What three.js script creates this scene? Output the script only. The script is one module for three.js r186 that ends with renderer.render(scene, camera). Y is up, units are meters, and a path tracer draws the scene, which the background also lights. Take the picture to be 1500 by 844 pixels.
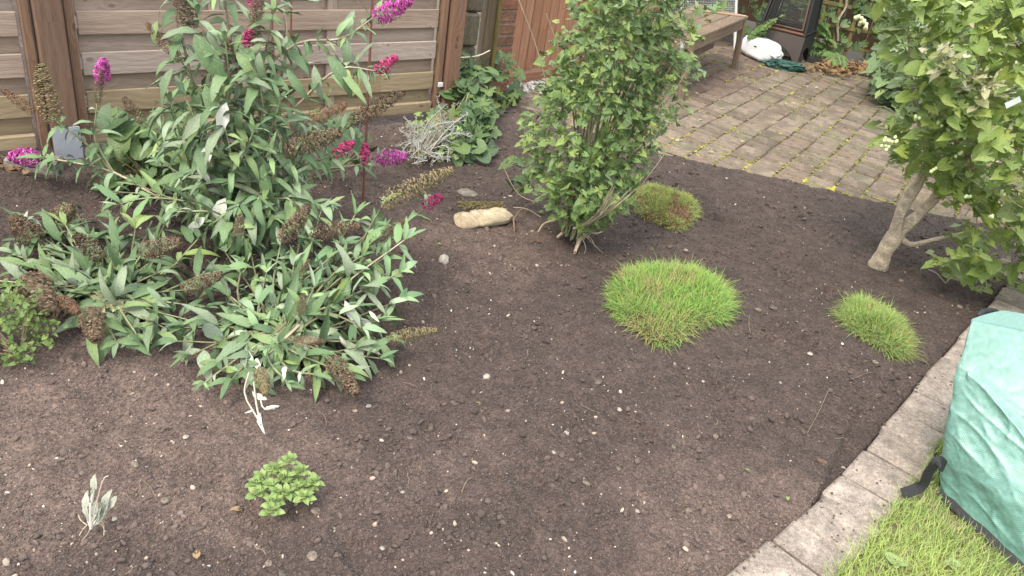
import * as THREE from 'three';
import { mergeGeometries, mergeVertices } from 'three/addons/utils/BufferGeometryUtils.js';

// ---------------------------------------------------------------- camera, sky, sun, exposure
const scene = new THREE.Scene();
const FOC = 1160, PITCH = 29.77 * Math.PI / 180, ROLL = 9.4 * Math.PI / 180, EYE = new THREE.Vector3(0, 1.5, 0);
const camera = new THREE.PerspectiveCamera(2 * Math.atan(422 / FOC) * 180 / Math.PI, 1500 / 844, 0.05, 400);
const cU = new THREE.Vector3(Math.sin(ROLL) * Math.cos(PITCH), Math.cos(ROLL) * Math.cos(PITCH), Math.sin(PITCH));
const cF = new THREE.Vector3(0, 0, -1).addScaledVector(cU, cU.z).normalize();
const cR = new THREE.Vector3().crossVectors(cF, cU);
{ // camera space -> world: rows of R, U, -F
  const m = new THREE.Matrix4().set(cR.x, cR.y, cR.z, 0, cU.x, cU.y, cU.z, 0, -cF.x, -cF.y, -cF.z, 0, 0, 0, 0, 1);
  camera.quaternion.setFromRotationMatrix(m); camera.position.copy(EYE);
}
scene.add(camera);
const renderer = new THREE.WebGLRenderer({ antialias: true });
renderer.toneMapping = THREE.LinearToneMapping;
renderer.toneMappingExposure = 2.74;
renderer.shadowMap.enabled = true;
{ // bright overcast sky: brighter towards the zenith, a little broken cloud
  const W = 128, H = 64, d = new Float32Array(W * H * 4);
  for (let j = 0; j < H; j++) for (let i = 0; i < W; i++) {
    const el = ((j + .5) / H - .5) * Math.PI, az = i / W * Math.PI * 2, s = Math.max(0, Math.sin(el));
    const c = 1 + .07 * Math.sin(az * 3 + 4 * s) * Math.cos(el) + .05 * Math.sin(az * 5 - 7 * s + 1) * Math.cos(el);
    const L = (.70 + .40 * s) * c, k = (j * W + i) * 4;
    d[k] = L * .97; d[k + 1] = L * 1.0; d[k + 2] = L * 1.05; d[k + 3] = 1;
    if (el < 0) { d[k] = .16; d[k + 1] = .16; d[k + 2] = .15; }
  }
  const t = new THREE.DataTexture(d, W, H, THREE.RGBAFormat, THREE.FloatType);
  t.mapping = THREE.EquirectangularReflectionMapping; t.magFilter = t.minFilter = THREE.LinearFilter; t.needsUpdate = true;
  scene.background = t; scene.environment = t;
}
const sun = new THREE.DirectionalLight(0xfff3e0, 1.5);
sun.position.set(-3.2, 9, 2.2); sun.target.position.set(0.3, 0, -3.5);
sun.castShadow = true; sun.shadow.radius = 34; sun.shadow.mapSize.set(2048, 2048);
Object.assign(sun.shadow.camera, { left: -7, right: 7, top: 7, bottom: -7, near: .5, far: 30 });
scene.add(sun, sun.target);

// ---------------------------------------------------------------- helpers
let seed = 7;
const rnd = () => { seed |= 0; seed = seed + 0x6D2B79F5 | 0; let t = Math.imul(seed ^ seed >>> 15, 1 | seed); t = t + Math.imul(t ^ t >>> 7, 61 | t) ^ t; return ((t ^ t >>> 14) >>> 0) / 4294967296; };
const reseed = n => { seed = n * 7919 + 13; };
const rr = (a, b) => a + (b - a) * rnd();
const gs = () => (rnd() + rnd() + rnd() - 1.5) * 1.15;
const pick = a => a[Math.floor(rnd() * a.length)];
const V = (x, y, z) => new THREE.Vector3(x, y, z);
const clamp = (x, a, b) => Math.min(b, Math.max(a, x));
const sst = (a, b, x) => { const t = clamp((x - a) / (b - a), 0, 1); return t * t * (3 - 2 * t); };
const hash2 = (i, j) => { let h = Math.imul(i, 374761393) + Math.imul(j, 668265263) | 0; h = Math.imul(h ^ h >>> 13, 1274126177); return ((h ^ h >>> 16) >>> 0) / 4294967296; };
function vn(x, y) { // value noise, 0..1
  const i = Math.floor(x), j = Math.floor(y), a = x - i, b = y - j, u = a * a * (3 - 2 * a), v = b * b * (3 - 2 * b);
  return (hash2(i, j) * (1 - u) + hash2(i + 1, j) * u) * (1 - v) + (hash2(i, j + 1) * (1 - u) + hash2(i + 1, j + 1) * u) * v;
}
function vnp(x, y, p) { // the same, repeating every p cells
  const w = n => ((n % p) + p) % p, i = Math.floor(x), j = Math.floor(y), a = x - i, b = y - j, u = a * a * (3 - 2 * a), v = b * b * (3 - 2 * b);
  return (hash2(w(i), w(j)) * (1 - u) + hash2(w(i + 1), w(j)) * u) * (1 - v) + (hash2(w(i), w(j + 1)) * (1 - u) + hash2(w(i + 1), w(j + 1)) * u) * v;
}
const fbm = (x, y, o = 4) => { let s = 0, a = .5; for (let k = 0; k < o; k++) { s += a * vn(x, y); x = x * 2.03 + 17.1; y = y * 2.03 - 9.7; a *= .5; } return s; };
// a photograph pixel (1500 x 844) -> its ray; ground hit; hit on the plane z = const
function ray(px, py) { const c = V((px - 750) / FOC, -(py - 422) / FOC, -1); return V(c.dot(cR), c.dot(cU), -c.dot(cF)); }
function G(px, py, Y = 0) { const d = ray(px, py), t = (Y - EYE.y) / d.y; return d.multiplyScalar(t).add(EYE); }
function D(px, py, z) { const d = ray(px, py); const p = d.multiplyScalar(z / d.z).add(EYE); return p; }
function proj(p) { const q = p.clone().sub(EYE); const X = q.x * cR.x + q.y * cU.x - q.z * cF.x, Yc = q.x * cR.y + q.y * cU.y - q.z * cF.y, Z = q.x * cR.z + q.y * cU.z - q.z * cF.z; return [750 + FOC * X / -Z, 422 - FOC * Yc / -Z, -Z]; }

const used = {};
const numbered = n => { const k = used[n] = (used[n] ?? -1) + 1; return k ? n + '_' + String(k).padStart(3, '0') : n; };
function fin(o) { o.castShadow = o.receiveShadow = true; return o; }
function tag(o, label, category, group) { o.userData.label = label; o.userData.category = category; if (group) o.userData.group = group; return o; }
function thing(name, base, label, category, group) { const o = new THREE.Group(); o.name = numbered(name); o.position.copy(base); scene.add(o); return tag(o, label, category, group); }
function structG(name) { const o = new THREE.Group(); o.name = numbered(name); o.userData.kind = 'structure'; scene.add(o); return o; }
function solo(name, geo, mat, label, category, group) { geo.computeBoundingBox(); const c = geo.boundingBox.getCenter(V(0, 0, 0)); c.y = geo.boundingBox.min.y; geo.translate(-c.x, -c.y, -c.z); const m = fin(new THREE.Mesh(geo, mat)); m.name = numbered(name); m.position.copy(c); scene.add(m); return tag(m, label, category, group); }
// geometry in world coordinates becomes a part of thing t
function part(t, name, geo, mat, par) { geo.translate(-t.position.x, -t.position.y, -t.position.z); const m = fin(new THREE.Mesh(geo, mat)); m.name = name; (par || t).add(m); return m; }
function stuff(m) { m.userData.kind = 'stuff'; return m; }
const col = (r, g, b) => new THREE.Color().setRGB(r, g, b);
function paint(geo, f) { // vertex colours
  const p = geo.attributes.position, n = geo.attributes.normal, c = new Float32Array(p.count * 3);
  for (let i = 0; i < p.count; i++) { const q = f(p.getX(i), p.getY(i), p.getZ(i), n ? n.getY(i) : 0, i); c[i * 3] = q[0]; c[i * 3 + 1] = q[1]; c[i * 3 + 2] = q[2]; }
  geo.setAttribute('color', new THREE.BufferAttribute(c, 3)); return geo;
}
function geoFrom(pos, idx, uv, colr) {
  const g = new THREE.BufferGeometry(); g.setAttribute('position', new THREE.BufferAttribute(new Float32Array(pos), 3));
  if (uv) g.setAttribute('uv', new THREE.BufferAttribute(new Float32Array(uv), 2));
  if (colr) g.setAttribute('color', new THREE.BufferAttribute(new Float32Array(colr), 3));
  g.setIndex(idx); g.computeVertexNormals(); return g;
}
// textures -------------------------------------------------------
function tex(w, h, f, srgb = true) {
  const d = new Uint8Array(w * h * 4);
  for (let j = 0; j < h; j++) for (let i = 0; i < w; i++) { const c = f(i, j), k = (j * w + i) * 4; d[k] = clamp(c[0], 0, 255); d[k + 1] = clamp(c[1], 0, 255); d[k + 2] = clamp(c[2], 0, 255); d[k + 3] = 255; }
  const t = new THREE.DataTexture(d, w, h); t.wrapS = t.wrapT = THREE.RepeatWrapping; t.magFilter = THREE.LinearFilter; t.minFilter = THREE.LinearMipmapLinearFilter; t.generateMipmaps = true;
  if (srgb) t.colorSpace = THREE.SRGBColorSpace; t.needsUpdate = true; return t;
}
function woodTex(sd, base, dark, knots = 5, grain = 1) { // u runs along the grain; 1 uv = 1 m by 0.5 m
  reseed(sd); const K = []; for (let k = 0; k < knots; k++) K.push([rnd(), rnd(), rr(.006, .014)]);
  const W = 1024, H = 512, hgt = new Float32Array(W * H);
  const t = tex(W, H, (i, j) => {
    const u = i / W, v = j / H; let w = v * 46 + 3.2 * vnp(u * 6, v * 8, 8) + 1.1 * vnp(u * 24, v * 16, 24), kd = 0;
    for (const [a, b, r] of K) { let du = Math.abs(u - a); du = Math.min(du, 1 - du); let dv = Math.abs(v - b) * .5; const q = Math.hypot(du * .55, dv); w += 5 * Math.exp(-q * q / (r * r * 5)); kd = Math.max(kd, 1 - sst(r * .5, r * .8, q)); }
    const ring = .5 + .5 * Math.sin(w * 2.1), fine = vnp(u * 32, v * 256, 256), blot = vnp(u * 5 + 3, v * 4, 20), crack = vnp(u * 8, v * 170 + 31, 1700) > .9 ? 1 : 0;
    let m = clamp(.42 * ring * grain + .38 * fine + .35 * (blot - .5) + .1, 0, 1); m = clamp(m + kd * .8 + crack * .25, 0, 1.15);
    hgt[j * W + i] = 1 - m; const sp = (hash2(i, j) - .5) * 10;
    return [0, 1, 2].map(k => base[k] + (dark[k] - base[k]) * m + sp);
  });
  t.userData = { bump: tex(W, H, (i, j) => { const q = hgt[j * W + i] * 255; return [q, q, q]; }, false) };
  return t;
}
function woodMat(t, tint, rough = .85, bump = .0016) { const m = new THREE.MeshStandardMaterial({ map: t, roughness: rough, bumpMap: t.userData.bump, bumpScale: bump }); m.color.setRGB(.75, .755, .765); if (tint) m.color.multiply(tint); return m; }
// a box with bevelled edges, uv in metres with u along its longest side (two uv units per metre across, so that the grain texture is not square)
function cbox(w, h, d, c = .004, off = [rnd(), rnd()]) {
  const X = w / 2, Y = h / 2, Z = d / 2, P = [], I = []; c = Math.min(c, X * .45, Y * .45, Z * .45);
  const add = (...v) => { const b = P.length / 3; for (const q of v) P.push(...q); for (let k = 2; k < v.length; k++) I.push(b, b + k - 1, b + k); };
  const sgn = [1, -1];
  for (const s of sgn) {
    const o = (a, ...v) => s > 0 ? add(...v) : add(...v.reverse());
    o(0, [s * X, -Y + c, Z - c], [s * X, -Y + c, -Z + c], [s * X, Y - c, -Z + c], [s * X, Y - c, Z - c]);
    o(0, [-X + c, s * Y, Z - c], [X - c, s * Y, Z - c], [X - c, s * Y, -Z + c], [-X + c, s * Y, -Z + c]);
    o(0, [-X + c, -Y + c, s * Z], [X - c, -Y + c, s * Z], [X - c, Y - c, s * Z], [-X + c, Y - c, s * Z]);
    for (const t of sgn) {
      const q = (...v) => s * t > 0 ? add(...v) : add(...v.reverse());
      q([s * X, t * (Y - c), Z - c], [s * X, t * (Y - c), -Z + c], [s * (X - c), t * Y, -Z + c], [s * (X - c), t * Y, Z - c]);
      q([-X + c, s * Y, t * (Z - c)].map(x => x), [-X + c, s * (Y - c), t * Z], [X - c, s * (Y - c), t * Z], [X - c, s * Y, t * (Z - c)]);
      q([s * (X - c), -Y + c, t * Z], [s * X, -Y + c, t * (Z - c)], [s * X, Y - c, t * (Z - c)], [s * (X - c), Y - c, t * Z]);
      for (const r of sgn) { const z = (...v) => s * t * r > 0 ? add(...v) : add(...v.reverse()); z([s * X, t * (Y - c), r * (Z - c)], [s * (X - c), t * Y, r * (Z - c)], [s * (X - c), t * (Y - c), r * Z]); }
    }
  }
  const g = new THREE.BufferGeometry(); g.setAttribute('position', new THREE.BufferAttribute(new Float32Array(P), 3)); g.setIndex(I);
  const g2 = g.toNonIndexed(); g2.computeVertexNormals(); const p = g2.attributes.position, n = g2.attributes.normal, uv = new Float32Array(p.count * 2), dim = [w, h, d], L = dim.indexOf(Math.max(...dim));
  for (let i = 0; i < p.count; i++) { const q = [p.getX(i), p.getY(i), p.getZ(i)], m = [n.getX(i), n.getY(i), n.getZ(i)].map(Math.abs); m[L] *= .5; const N = m.indexOf(Math.max(...m)); const ax = [0, 1, 2].filter(k => k !== L && k !== N)[0] ?? [0, 1, 2].filter(k => k !== L)[0]; uv[i * 2] = q[L] + off[0]; uv[i * 2 + 1] = (q[ax] + (N === L ? 0 : q[N])) * 2 + off[1]; }
  g2.setAttribute('uv', new THREE.BufferAttribute(uv, 2)); return g2;
}
// a tapered tube through points; r is a number or a function of 0..1
function tube(pts, r, seg = 6, div = 6, wob = 0) {
  const cv = new THREE.CatmullRomCurve3(pts), n = Math.max(2, (pts.length - 1) * div), P = [], I = [], U = []; const L = cv.getLength();
  let A = null;
  for (let i = 0; i <= n; i++) {
    const t = i / n, p = cv.getPoint(t), T = cv.getTangent(t); if (!A) A = V(.31, .2, .93); A = A.clone().addScaledVector(T, -A.dot(T)); if (A.lengthSq() < 1e-5) A = V(.9, .3, .1).cross(T); A.normalize(); const B = V(0, 0, 0).crossVectors(T, A);
    const R = (typeof r === 'function' ? r(t) : r) * (1 + wob * (rnd() - .5));
    for (let k = 0; k <= seg; k++) { const a = k / seg * Math.PI * 2, q = 1 + wob * .6 * (vn(k * 1.7, i * .9) - .5) * (k % seg ? 1 : 0); P.push(p.x + (A.x * Math.cos(a) + B.x * Math.sin(a)) * R * q, p.y + (A.y * Math.cos(a) + B.y * Math.sin(a)) * R * q, p.z + (A.z * Math.cos(a) + B.z * Math.sin(a)) * R * q); U.push(t * L, k / seg * .1); }
  }
  for (let i = 0; i < n; i++) for (let k = 0; k < seg; k++) { const a = i * (seg + 1) + k, b = a + seg + 1; I.push(a, b, a + 1, b, b + 1, a + 1); }
  const g = geoFrom(P, I, U); return g;
}
function lump(rx, ry, rz, det = 2, rough = .25, sd = rnd() * 99, fq = 1.6) { // an uneven stone
  const g = mergeVertices(new THREE.IcosahedronGeometry(1, det).deleteAttribute('uv').deleteAttribute('normal')); const p = g.attributes.position;
  for (let i = 0; i < p.count; i++) { const x = p.getX(i), y = p.getY(i), z = p.getZ(i), k = 1 + rough * (vn(x * fq + sd, y * fq + z * fq * 1.3 + sd) + .5 * vn(x * fq * 2.3 + z * fq * 2 + sd, y * fq * 2.4 - sd) - .75) * 2; p.setXYZ(i, x * k * rx, y * k * ry, z * k * rz); }
  g.computeVertexNormals(); const uv = new Float32Array(p.count * 2); for (let i = 0; i < p.count; i++) { uv[i * 2] = p.getX(i) + p.getY(i) * .5; uv[i * 2 + 1] = p.getZ(i) + p.getY(i) * .5; } g.setAttribute('uv', new THREE.BufferAttribute(uv, 2)); return g;
}
const std = (r, g, b, rough = .9, extra = {}) => new THREE.MeshStandardMaterial({ color: col(r, g, b), roughness: rough, ...extra });

// ---------------------------------------------------------------- layout of the garden
const FD = V(Math.sin(.8346), 0, -Math.cos(.8346)), FN = V(Math.cos(.8346), 0, Math.sin(.8346)); // along the fence; its face towards the bed
const PA = 28.6 * Math.PI / 180, PS = V(Math.sin(PA), 0, -Math.cos(PA)), PE = V(Math.cos(PA), 0, Math.sin(PA)); // patio: along the rows, across them
const kerbCurve = new THREE.CatmullRomCurve3([[.05, -.98], [.34, -1.14], [.638, -1.387], [.86, -1.62], [1.074, -1.866], [1.40, -2.29], [1.782, -2.783], [2.312, -3.439], [2.85, -4.08]].map(a => V(a[0], 0, a[1])));
const KP = kerbCurve.getSpacedPoints(160), KT = KP.map((_, i) => kerbCurve.getTangentAt(i / 160));
function kerbDist(x, z) { let b = 1e9, s = 0; for (let i = 0; i <= 160; i++) { const dx = x - KP[i].x, dz = z - KP[i].z, d = dx * dx + dz * dz; if (d < b) { b = d; s = dx * -KT[i].z + dz * KT[i].x; } } return Math.sign(s) * Math.sqrt(b); } // above 0 on the lawn's side
const patS = (x, z) => x * PS.x + z * PS.z, patE = (x, z) => x * PE.x + z * PE.z;
const coverS = e => 4.23 + .35 * Math.max(0, e + 1.58) + .09 * (fbm(e * 7 + 3, 5.5) - .5) + .03 * (vn(e * 40, 1) - .5);
const FEET = [[.15, -1.55, 1.1], [.42, -1.9, .9], [-.1, -2.2, 1.4], [.75, -2.1, 1.0], [1.05, -2.6, .8], [-.75, -1.45, .3], [-.2, -1.25, .5], [1.3, -3.0, .7], [.9, -3.6, .4], [.3, -2.05, 1.9]];
function soilH(x, z, fine = 1) {
  let h = .05 * (fbm(x * 1.1 + 4, z * 1.1 + 9, 3) - .45) + .024 * (fbm(x * 6, z * 6, 3) - .45);
  { const a = x * .8 + z * .6, b = z * .8 - x * .6, r = 1 - Math.abs(2 * vn(a * 3.2 + 1.7, b * 7 + 4) - 1); h += .016 * (r - .5) * sst(.35, .65, vn(x * 1.7 + 9, z * 1.7)); for (const [fx, fz, fa] of FEET) { const dx = x - fx, dz = z - fz; if (dx * dx + dz * dz > .06) continue; const u = dx * Math.cos(fa) + dz * Math.sin(fa), w = dz * Math.cos(fa) - dx * Math.sin(fa), q = (u / .14) ** 2 + (w / .055) ** 2; h -= .013 * (1 - sst(.5, 1.1, q)); h += .006 * Math.exp(-((q - 1.4) ** 2) * 3); } }
  if (fine) { const n1 = vn(x * 27, z * 27), n2 = vn(x * 61 + 5, z * 61), n3 = vn(x * 120, z * 120 + 7); h += .010 * (n1 - .5) + .008 * Math.max(0, n2 - .45) + .005 * (n3 - .5); }
  const s = patS(x, z), e = patE(x, z), k = kerbDist2(x, z);
  if (s > 3.9) { h = h * (1 - .65 * sst(3.9, 4.2, s)) + .013 * sst(3.9, 4.2, s); const c = coverS(e); h -= .12 * sst(c - .015, c + .09, s); }
  if (k > -.25) { h -= .018 * sst(-.25, -.02, k); if (k > -.005) h -= .12 * sst(-.005, .03, k); }
  return h;
}
function kerbDist2(x, z) { if (z < -4.3 || x < -.5) return -9; if (x < (-z) * .55) return -9; return kerbDist(x, z); }

// ---------------------------------------------------------------- ground and soil
{
  const g = new THREE.PlaneGeometry(160, 160, 4, 4).rotateX(-Math.PI / 2).translate(0, -.14, 0);
  const m = fin(new THREE.Mesh(g, std(.09, .075, .055, 1))); m.name = 'ground'; m.userData.kind = 'structure'; scene.add(m);
}
const soilTex = tex(1024, 1024, (i, j) => {
  const u = i / 1024, v = j / 1024, a = vnp(u * 24, v * 24, 24), b = vnp(u * 120, v * 120, 120), c = vnp(u * 300, v * 300, 300), s = hash2(i, j), t = hash2(i >> 1, j >> 1);
  let q = 0.72 + .18 * (a - .5) + .26 * (b - .5) + .28 * (c - .5) + .13 * (s - .5); let w = t > .992 ? .55 : 0; if (t < .03) q *= .6; q += w;
  return [255 * clamp(.585 * q, 0, 1), 255 * clamp(.50 * q + w * .05, 0, 1), 255 * clamp(.462 * q + w * .06, 0, 1)];
});
const soilBump = tex(1024, 1024, (i, j) => { const u = i / 1024, v = j / 1024, q = 255 * (.3 * vnp(u * 60, v * 60, 60) + .4 * vnp(u * 150, v * 150, 150) + .3 * vnp(u * 330, v * 330, 330)); return [q, q, q]; }, false);
const dryness = (x, z) => sst(.50, .72, fbm(x * 1.3 + 2, z * 1.3 - 3, 3) + .34 * Math.exp(-((x + 1.05) ** 2 + (z + 1.5) ** 2) * 2.0) + .09 * Math.exp(-((x - .1) ** 2 + (z + 1.9) ** 2) * 1.2));
{
  const NX = 560, NZ = 470, P = [], U = [], C = [], I = [];
  for (let j = 0; j <= NZ; j++) {
    const z = -.75 * Math.pow(6.6 / .75, j / NZ);
    for (let i = 0; i <= NX; i++) {
      const x = (-1.05 + 1.85 * i / NX) * (-z + .35), y = soilH(x, z), d = dryness(x, z), n = .88 + .24 * fbm(x * 9, z * 9, 3);
      P.push(x, y, z); U.push(x / .8, z / .8); C.push((.84 + .62 * d) * n, (.82 + .60 * d) * n, (.81 + .58 * d) * n);
    }
  }
  for (let j = 0; j < NZ; j++) for (let i = 0; i < NX; i++) { const a = j * (NX + 1) + i, b = a + NX + 1; if (P[a * 3 + 1] < -.09 && P[b * 3 + 1] < -.09 && P[a * 3 + 4] < -.09) continue; I.push(a, a + 1, b, b, a + 1, b + 1); }
  const g = geoFrom(P, I, U, C), m = fin(new THREE.Mesh(g, new THREE.MeshStandardMaterial({ map: soilTex, bumpMap: soilBump, bumpScale: .004, roughness: 1, vertexColors: true, color: col(.43, .432, .428) })));
  m.name = 'soil_bed'; m.userData.kind = 'structure'; scene.add(m);
}
const onSoil = (x, z) => patS(x, z) < coverS(patE(x, z)) - .01 && kerbDist2(x, z) < -.012 && (x + 1.28) * FN.x + (z + 3.83) * FN.z > .02;
function scatter(name, geo, n, mat, place) { // tens of thousands of soil crumbs, grit and fibres: nobody could count them
  const im = new THREE.InstancedMesh(geo, mat, n), M = new THREE.Matrix4(), q = new THREE.Quaternion(), e = new THREE.Euler(); let k = 0, tries = 0;
  while (k < n && tries++ < n * 4) { const r = place(); if (!r) continue; e.set(r.rx ?? rr(0, 6.3), r.ry ?? rr(0, 6.3), r.rz ?? rr(0, 6.3)); q.setFromEuler(e); M.compose(r.p, q, r.s); im.setMatrixAt(k, M); im.setColorAt(k, r.c); k++; }
  im.count = k; im.name = name; im.userData.kind = 'stuff'; fin(im); scene.add(im); return im;
}
function soilPoint(far = 5.2) { const z = -.95 * Math.pow(far / .95, Math.pow(rnd(), .8)), x = (-1.0 + 1.75 * rnd()) * (-z + .3); return onSoil(x, z) ? [x, z] : null; }
reseed(11);
tag(scatter('soil_crumbs', lump(1, .75, .9, 1, .3, 3.3), 90000, std(1, 1, 1, 1), () => {
  const a = soilPoint(); if (!a) return null; const [x, z] = a; const cl = vn(x * 5 + 2, z * 5) ; if (rnd() > .35 + cl) return null; let s = .0018 + .0026 * Math.pow(rnd(), 3) + (rnd() < .012 + .09 * Math.max(0, cl - .5) ? rr(.002, .009) : 0); s *= .8 + .25 * Math.min(1.8, -z * .45);
  const d = dryness(x, z), t = rr(.65, 1.3) * (.95 + .5 * d); return { p: V(x, soilH(x, z) + s * .25, z), s: V(s, s * rr(.6, 1), s * rr(.7, 1.2)), c: col(.084 * t, .0625 * t, .0535 * t) };
}), 'dark crumbly soil crumbs all over the bare flower bed', 'soil');
tag(scatter('soil_grit', lump(1, .6, .8, 1, .25, 8.1), 1500, std(1, 1, 1, .85), () => {
  const a = soilPoint(); if (!a || rnd() > .15 + 1.2 * vn(a[0] * 3.3, a[1] * 3.3 + 5)) return null; const [x, z] = a, s = rr(.0016, .0036) + (rnd() < .12 ? rr(.001, .005) : 0), t = rr(.5, 1.15), w = rnd();
  return { p: V(x, soilH(x, z) + s * .3, z), s: V(s * 1.2, s, s), c: w < .55 ? col(.42 * t, .35 * t, .28 * t) : w < .9 ? col(.36 * t, .28 * t, .22 * t) : col(.6 * t, .57 * t, .52 * t) };
}), 'tiny pale stones and grit sprinkled over the bare soil', 'grit');
{
  const fg = tube([V(-1, 0, 0), V(-.3, .12, .18), V(.4, .05, -.12), V(1, 0, .1)], .035, 3, 2);
  tag(scatter('root_fibres', fg, 800, std(1, 1, 1, .9), () => {
    const a = soilPoint(); if (!a) return null; const [x, z] = a, s = rr(.004, .012) * (rnd() < .1 ? 1.7 : 1), t = rr(.5, 1.1);
    return { p: V(x, soilH(x, z) + .0025, z), s: V(s, s * .8, s), rx: rr(-.25, .25), rz: rr(-.2, .2), c: col(.30 * t, .23 * t, .165 * t) };
  }), 'thin dry root fibres and straw bits strewn on the soil', 'fibres');
}

// ---------------------------------------------------------------- patio of tumbled blocks
const stoneTex = tex(512, 512, (i, j) => { const u = i / 512, v = j / 512, a = vnp(u * 9 + v * 3, v * 9 - u * 3, 9), b = vnp(u * 50, v * 50, 50), c = vnp(u * 170, v * 170, 170), s = hash2(i, j), q = .74 + .17 * (a - .5) + .16 * (b - .5) + .2 * (c - .5) + .16 * (s - .5); return [255 * q, 253 * q, 250 * q]; });
const stoneBump = tex(512, 512, (i, j) => { const u = i / 512, v = j / 512, q = 255 * (.35 * vnp(u * 40, v * 40, 40) + .35 * vnp(u * 110, v * 110, 110) + .3 * hash2(i, j)); return [q, q, q]; }, false);
const stoneMat = (r, g, b) => new THREE.MeshStandardMaterial({ map: stoneTex, color: col(r * .86, g * .87, b * .86), bumpMap: stoneBump, bumpScale: .0012, roughness: .95 });
const paverMats = [stoneMat(.36, .285, .218), stoneMat(.305, .246, .186), stoneMat(.40, .322, .25), stoneMat(.335, .253, .196), stoneMat(.265, .213, .158), stoneMat(.325, .28, .2), stoneMat(.375, .295, .23)];
const paverRed = [stoneMat(.285, .205, .162), stoneMat(.26, .185, .15)];
function paverGeo(w, l, t) { // 8-sided top with uneven bevels
  const P = [], I = [], U = [], o = [rnd(), rnd()], j = () => rr(-.002, .002), c = rr(.004, .009), X = w / 2, Z = l / 2;
  const top = [[-X + c, -Z], [X - c, -Z], [X, -Z + c], [X, Z - c], [X - c, Z], [-X + c, Z], [-X, Z - c], [-X, -Z + c]].map(a => [a[0] + j(), a[1] + j()]);
  const ring = (s, y) => top.forEach(a => { P.push(a[0] * s[0], y + rr(-.0007, .0007), a[1] * s[1]); U.push((a[0] * s[0] + o[0]) * 2.2, (a[1] * s[1] - y + o[1]) * 2.2); });
  ring([.86, .86], .0008); ring([1 - .014 / w, 1 - .014 / l], 0); ring([1, 1], -.007); ring([1.01, 1.01], -t);
  P.push(0, .002, 0); U.push(o[0] * 2.2, o[1] * 2.2);
  for (let k = 0; k < 8; k++) { const n = (k + 1) % 8; I.push(32, n, k); for (let r = 0; r < 3; r++) { const a = r * 8; I.push(a + k, a + n, a + 8 + k, a + n, a + 8 + n, a + 8 + k); } }
  const g = geoFrom(P, I, U).toNonIndexed(); g.computeVertexNormals(); return g;
}
const patio = structG('patio');
const mossSpots = [];
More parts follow.
